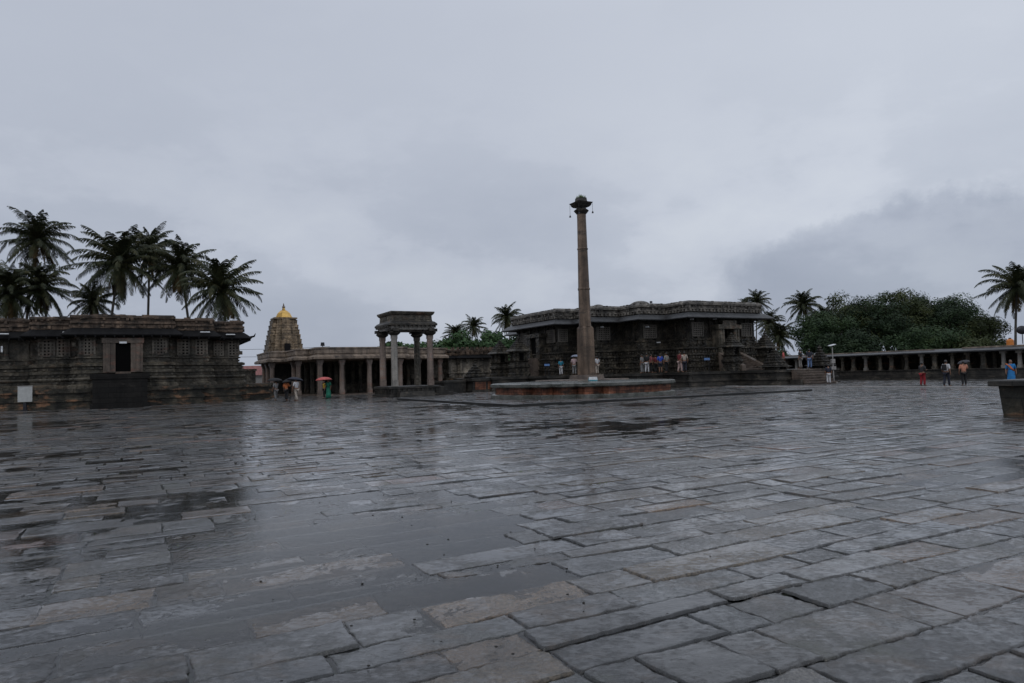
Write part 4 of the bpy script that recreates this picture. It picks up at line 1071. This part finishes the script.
    # clothes
    def garment(name, names, es, grow, mat, over={}):
        q = [pts[idx[n_]] for n_ in names]; rr = []
        for n_ in names:
            r = rads[idx[n_]]; r = r if isinstance(r, tuple) else (r, r); g_ = over.get(n_, grow); rr.append((r[0]+g_, r[1]+g_))
        id2 = {n_: i for i, n_ in enumerate(names)}
        v, f = skin_mesh(q, [(id2[a], id2[c]) for a, c in es], rr)
        return MB().add(v, f).build(name, mat, t, True)
    garment('shirt', ['pel','sp','ch','nb','shl','ell','shr','elr'], [('pel','sp'),('sp','ch'),('ch','nb'),('ch','shl'),('shl','ell'),('ch','shr'),('shr','elr')], .022, top, {'nb':.004,'pel':.035})
    if legs == 'trousers':
        garment('trousers', ['pel','hpl','knl','anl','hpr','knr','anr'], [('pel','hpl'),('hpl','knl'),('knl','anl'),('pel','hpr'),('hpr','knr'),('knr','anr')], .022, bottom, {'pel':.012,'anl':.03,'anr':.03})
    elif legs == 'shorts':
        for a in 'lr': pts[idx['kn'+a]] = tuple(pts[idx['kn'+a]])
        garment('shorts', ['pel','hpl','knl','hpr','knr'], [('pel','hpl'),('hpl','knl'),('pel','hpr'),('hpr','knr')], .025, bottom)
    else:
        b = MB(); rings = []; n = 20; z0 = .06
        for z, r in ((1.08,.15),(1.0,.175),(.85,.20),(.6,.215),(.35,.235),(z0,.27)):
            rings.append([((r*(1+.05*sin(5*a_+z*6)))*cos(a_)*k, ((r*.8)*(1+.07*sin(6*a_)))*sin(a_)*k + st*.2*(1-z), z*k) for a_ in [2*pi*i/n for i in range(n)]])
        b.loft(rings[::-1]).build('skirt', bottom, t, True)
        if extra:
            b = MB(); pp = [(-.17,.10,1.0),(-.05,.16,1.15),(.1,.13,1.36),(.19,.02,1.49),(.14,-.13,1.38),(.05,-.16,1.1),(.02,-.18,.7)]
            vs_ = []; fs_ = []
            for i, q in enumerate(pp):
                w = .075+.01*i
                vs_ += [((q[0]-w)*k, q[1]*k, (q[2]-.03)*k), ((q[0]+w)*k, q[1]*1.05*k, (q[2]+.03)*k)]
            for i in range(len(pp)-1): fs_.append((2*i,2*i+1,2*i+3,2*i+2))
            o = b.add(vs_, fs_).build('shawl', extra, t, True); md = o.modifiers.new('th','SOLIDIFY'); md.thickness = .012
    b = MB(); b.ell(hc+Vector((0,-.018,.022))*k, (.088*k,.098*k,.108*k), 14, 8)
    if hair == 'long': b.tube([tuple(hc+Vector((0,-.09,-.02))*k), tuple(hc+Vector((0,-.13,-.2))*k), tuple(hc+Vector((0,-.14,-.42))*k)], [.05*k,.04*k,.015*k], 8)
    if hair == 'bun': b.ell(hc+Vector((0,-.12,-.02))*k, (.05*k,.045*k,.05*k), 10, 6)
    b.build('hair', M['hair'], t, True)
    if backpack:
        b = MB(); b.box(-.15*k,.15*k,-.30*k,-.13*k,1.08*k,1.46*k,.02,.02); o = b.build('backpack', backpack, t); bv = o.modifiers.new('b','BEVEL'); bv.width=.04; bv.segments=2
    # where an umbrella handle sits in the right hand
    t['hand'] = (.18*k, .37*k, 1.34*k)
    return t
def umbrella(label, who, mat, r=.58, up=.62, tilt=(0,0), group='umbrellas in the rain'):
    h = Vector(who['hand']); rz = who.rotation_euler.z
    p = who.location + Matrix.Rotation(rz, 3, 'Z') @ h
    t = thing('umbrella', label, 'umbrella', p, rz, group); t.rotation_euler = (tilt[0], tilt[1], rz)
    b = MB(); n = 8; rings = []
    for q in range(7):
        a = q/6*pi*.40; rings.append([(r*sin(a)/sin(pi*.40)*cos(2*pi*i/24)*(1 - .05*(q/6)*(i%3!=0)), r*sin(a)/sin(pi*.40)*sin(2*pi*i/24)*(1-.05*(q/6)*(i%3!=0)), up + r*.55*(cos(a)-1)) for i in range(24)])
    rings[0] = [(x*1+.004*cos(i), y+.004*sin(i), z) for i, (x, y, z) in enumerate(rings[0])]
    o = b.loft(rings, False).build('canopy', mat, t, True); md = o.modifiers.new('th','SOLIDIFY'); md.thickness = .006
    b = MB(); b.tube([(0,0,-.12),(0,0,up+.06)], .009, 6)
    for i in range(8):
        a = 2*pi*i/8; b.tube([(0,0,up-.25),(r*.5*cos(a),r*.5*sin(a),up-.13)], .004, 4)
    b.build('shaft', M['darkmetal'], t)
    b = MB(); b.tube([(0,0,-.02),(0,0,-.14),(.02,0,-.18),(.05,0,-.18),(.07,0,-.14)], .014, 6); b.build('handle', M['hair'], t)
    return t
def gp(px, py, Y, z=0): q = at(px, py, Y); return Vector((q.x, q.y, z))
C = cloth
white, cream, navy, blackc = C('white cloth',(.62,.62,.64)), C('cream cloth',(.45,.39,.33)), C('navy cloth',(.022,.026,.045)), C('black cloth',(.012,.012,.014))
grey, dred, blue, teal = C('grey cloth',(.22,.22,.22)), C('dark red cloth',(.16,.02,.025)), C('bright blue cloth',(.03,.09,.50)), C('teal cloth',(.02,.22,.33))
salmon, red, green, yellow = C('salmon cloth',(.60,.26,.17)), C('red cloth',(.33,.015,.025)), C('green cloth',(.02,.24,.15)), C('yellow cloth',(.65,.42,.03))
jeans, orangec, pink, cobalt = C('pale blue denim',(.17,.26,.46)), C('orange cloth',(.55,.16,.05)), C('pink cloth',(.65,.14,.13)), C('azure sari cloth',(.02,.22,.55))
# left, before the hall
w1 = person('person in pale clothes under the leftmost black umbrella', gp(276,400,55.0), R(60), grey, grey, 1.62, arm='umbrella', stride=.1)
umbrella('black umbrella, leftmost of three before the terrace', w1, blackc, .62, .55)
w2 = person('person in an orange top and dark trousers between two others under umbrellas', gp(286.5,401,54.0), R(-20), orangec, blackc, 1.62, arm='umbrella')
umbrella('wide black umbrella over the orange top', w2, blackc, .66, .50, (.1,-.1))
w3 = person('person in a white shirt and cream trousers walking under a dark umbrella', gp(296.5,401,52.0), R(60), white, cream, 1.7, arm='umbrella', stride=.22)
umbrella('dark navy umbrella above the white shirt', w3, navy, .62, .50, (0,.15))
w4 = person('woman in green clothes standing under a pink red umbrella', gp(328.5,399,57.0), R(160), green, green, 1.58, legs='skirt', arm='umbrella', hair='long', extra=green)
umbrella('bright pink red umbrella beside the hall pillar', w4, pink, .68, .56, (0,.05))
person('person in a yellow top half hidden beside the woman in green', gp(324.3,399,58.2), R(120), yellow, blackc, 1.45)
# on the temple platform
Z1 = 1.332
def tp(px, Y): q = at(px, 370, Y); return Vector((q.x, q.y, Z1))
person('person in a teal top and white trousers on the platform left of the tall pillar', tp(561,66.0), R(10), teal, white, 1.59)
w5 = person('person in a pale pink top and grey trousers under a pale blue umbrella', tp(574.3,64.5), R(-10), C('pale pink cloth',(.5,.36,.36)), grey, 1.78, arm='umbrella')
umbrella('pale blue grey umbrella just left of the tall pillar', w5, C('pale blue cloth',(.30,.34,.44)), .52, .55)
person('person in pale clothes half hidden behind the right side of the tall pillar', tp(597.3,63.5), R(30), white, cream, 1.70)
gg = 'visitors by the big temple wall'
person('person in pale grey clothes, leftmost of the group by the big temple wall', tp(642.3,61.8), R(50), grey, grey, 1.70, group=gg)
person('person in a dark top and white trousers, second of the group by the temple wall', tp(647,62.0), R(-30), blackc, white, 1.80, group=gg, stride=.12)
person('person in black with a dull pink top between white trousers and dark red', tp(651.3,64.0), R(-80), C('dull pink cloth',(.30,.08,.09)), blackc, 1.76, group=gg)
person('person in dark red left of the bright blue top', tp(655.8,62.4), R(20), dred, blackc, 1.64, group=gg)
person('person in a bright blue top and dark shorts by the temple wall', tp(660.6,62.0), R(0), blue, navy, 1.72, group=gg, legs='shorts')
person('person in a grey top and black trousers right of the bright blue top', tp(666.8,61.0), R(35), C('warm grey cloth',(.26,.25,.22)), blackc, 1.78, group=gg)
person('person in a dark red top and pale pink trousers by the temple corner', tp(680,60.0), R(-70), C('maroon cloth',(.20,.025,.03)), C('pale rose cloth',(.50,.36,.33)), 1.82, group=gg, stride=.12)
person('person in a cream top and navy trousers, rightmost of the group at the temple corner', tp(684.8,61.4), R(-10), cream, navy, 1.82, group=gg)
person('person in a pale teal top partly behind the left pyramid shrine', tp(776,63.2), R(0), C('pale teal cloth',(.20,.30,.30)), blackc, 1.72, group='visitors by the platform steps')
person('person in a coral pink top right of the left pyramid shrine', tp(784.0,62.2), R(70), C('coral cloth',(.60,.13,.12)), C('brown cloth',(.14,.09,.06)), 1.76, group='visitors by the platform steps')
person('person in black with pale trousers at the top of the wide steps', tp(800.8,61.9), R(40), blackc, C('taupe cloth',(.26,.24,.22)), 1.78, group='visitors by the platform steps')
person('person in a dark top and blue jeans right at the top of the wide steps', tp(810,62.2), R(-30), navy, jeans, 1.78, group='visitors by the platform steps', stride=.15)
person('person in a navy top and white trousers at the foot of the wide steps', gp(829,384,58.5), R(-10), navy, white, 1.66, group='visitors by the platform steps')
# right
person('person in a dark grey top and bright red trousers walking on the right', gp(923,386,46.5), R(-70), C('charcoal cloth',(.035,.035,.04)), red, 1.62, stride=.06, arm='front')
person('person in a white shirt and dark jeans with a black backpack', gp(947,387,44.5), R(-60), white, navy, 1.70, stride=.13, backpack=blackc)
w6 = person('person in a salmon top and black trousers under a small dark umbrella', gp(964.5,386,45.5), R(-20), salmon, blackc, 1.62, arm='umbrella')
umbrella('small dark grey umbrella over the salmon top', w6, C('slate cloth',(.05,.05,.06)), .38, .42, (.1,-.25))
person('woman in an azure blue sari with an orange shawl behind the right stone block', gp(1012,388,41.0), R(150), cobalt, cobalt, 1.60, legs='skirt', hair='bun', extra=orangec)

# ------------------------------------------------------------------ litter and moss in the joints
b = MB(); rnd = random.Random(31)
for _ in range(70):
    y = rnd.uniform(3.2, 10); x = rnd.gauss(-.05*y, .22*y); s = rnd.uniform(.004,.012); h = .006
    a = rnd.random()*6.28
    b.ell((x, y, .012+hfield(x,y)), (s, s*rnd.uniform(.5,1), s*.5), 6, 4)
tag(b.build('leaf_litter', C('dark litter',(.02,.018,.014))), 'tiny dark bits of litter scattered on the wet stones', 'litter', kind='stuff')
b = MB()
for _ in range(160):
    y = rnd.uniform(6, 24); x = rnd.uniform(-.7, .75)*y
    # snap to a joint line running along the grid
    for j in range(rnd.randint(4, 14)):
        px_ = Vector((x, y, 0)) + U*rnd.uniform(-.25,.25); hh = rnd.uniform(.008,.02); a = rnd.random()*6.28; w = .006
        z = hfield(px_.x, px_.y) - .004
        b.add([(px_.x-w*cos(a),px_.y-w*sin(a),z),(px_.x+w*cos(a),px_.y+w*sin(a),z),(px_.x+rnd.uniform(-.015,.015),px_.y+rnd.uniform(-.015,.015),z+hh)],[(0,1,2)])
tag(b.build('grass', M['grass']), 'thin moss and grass blades in the joints of the paving', 'grass', kind='stuff')
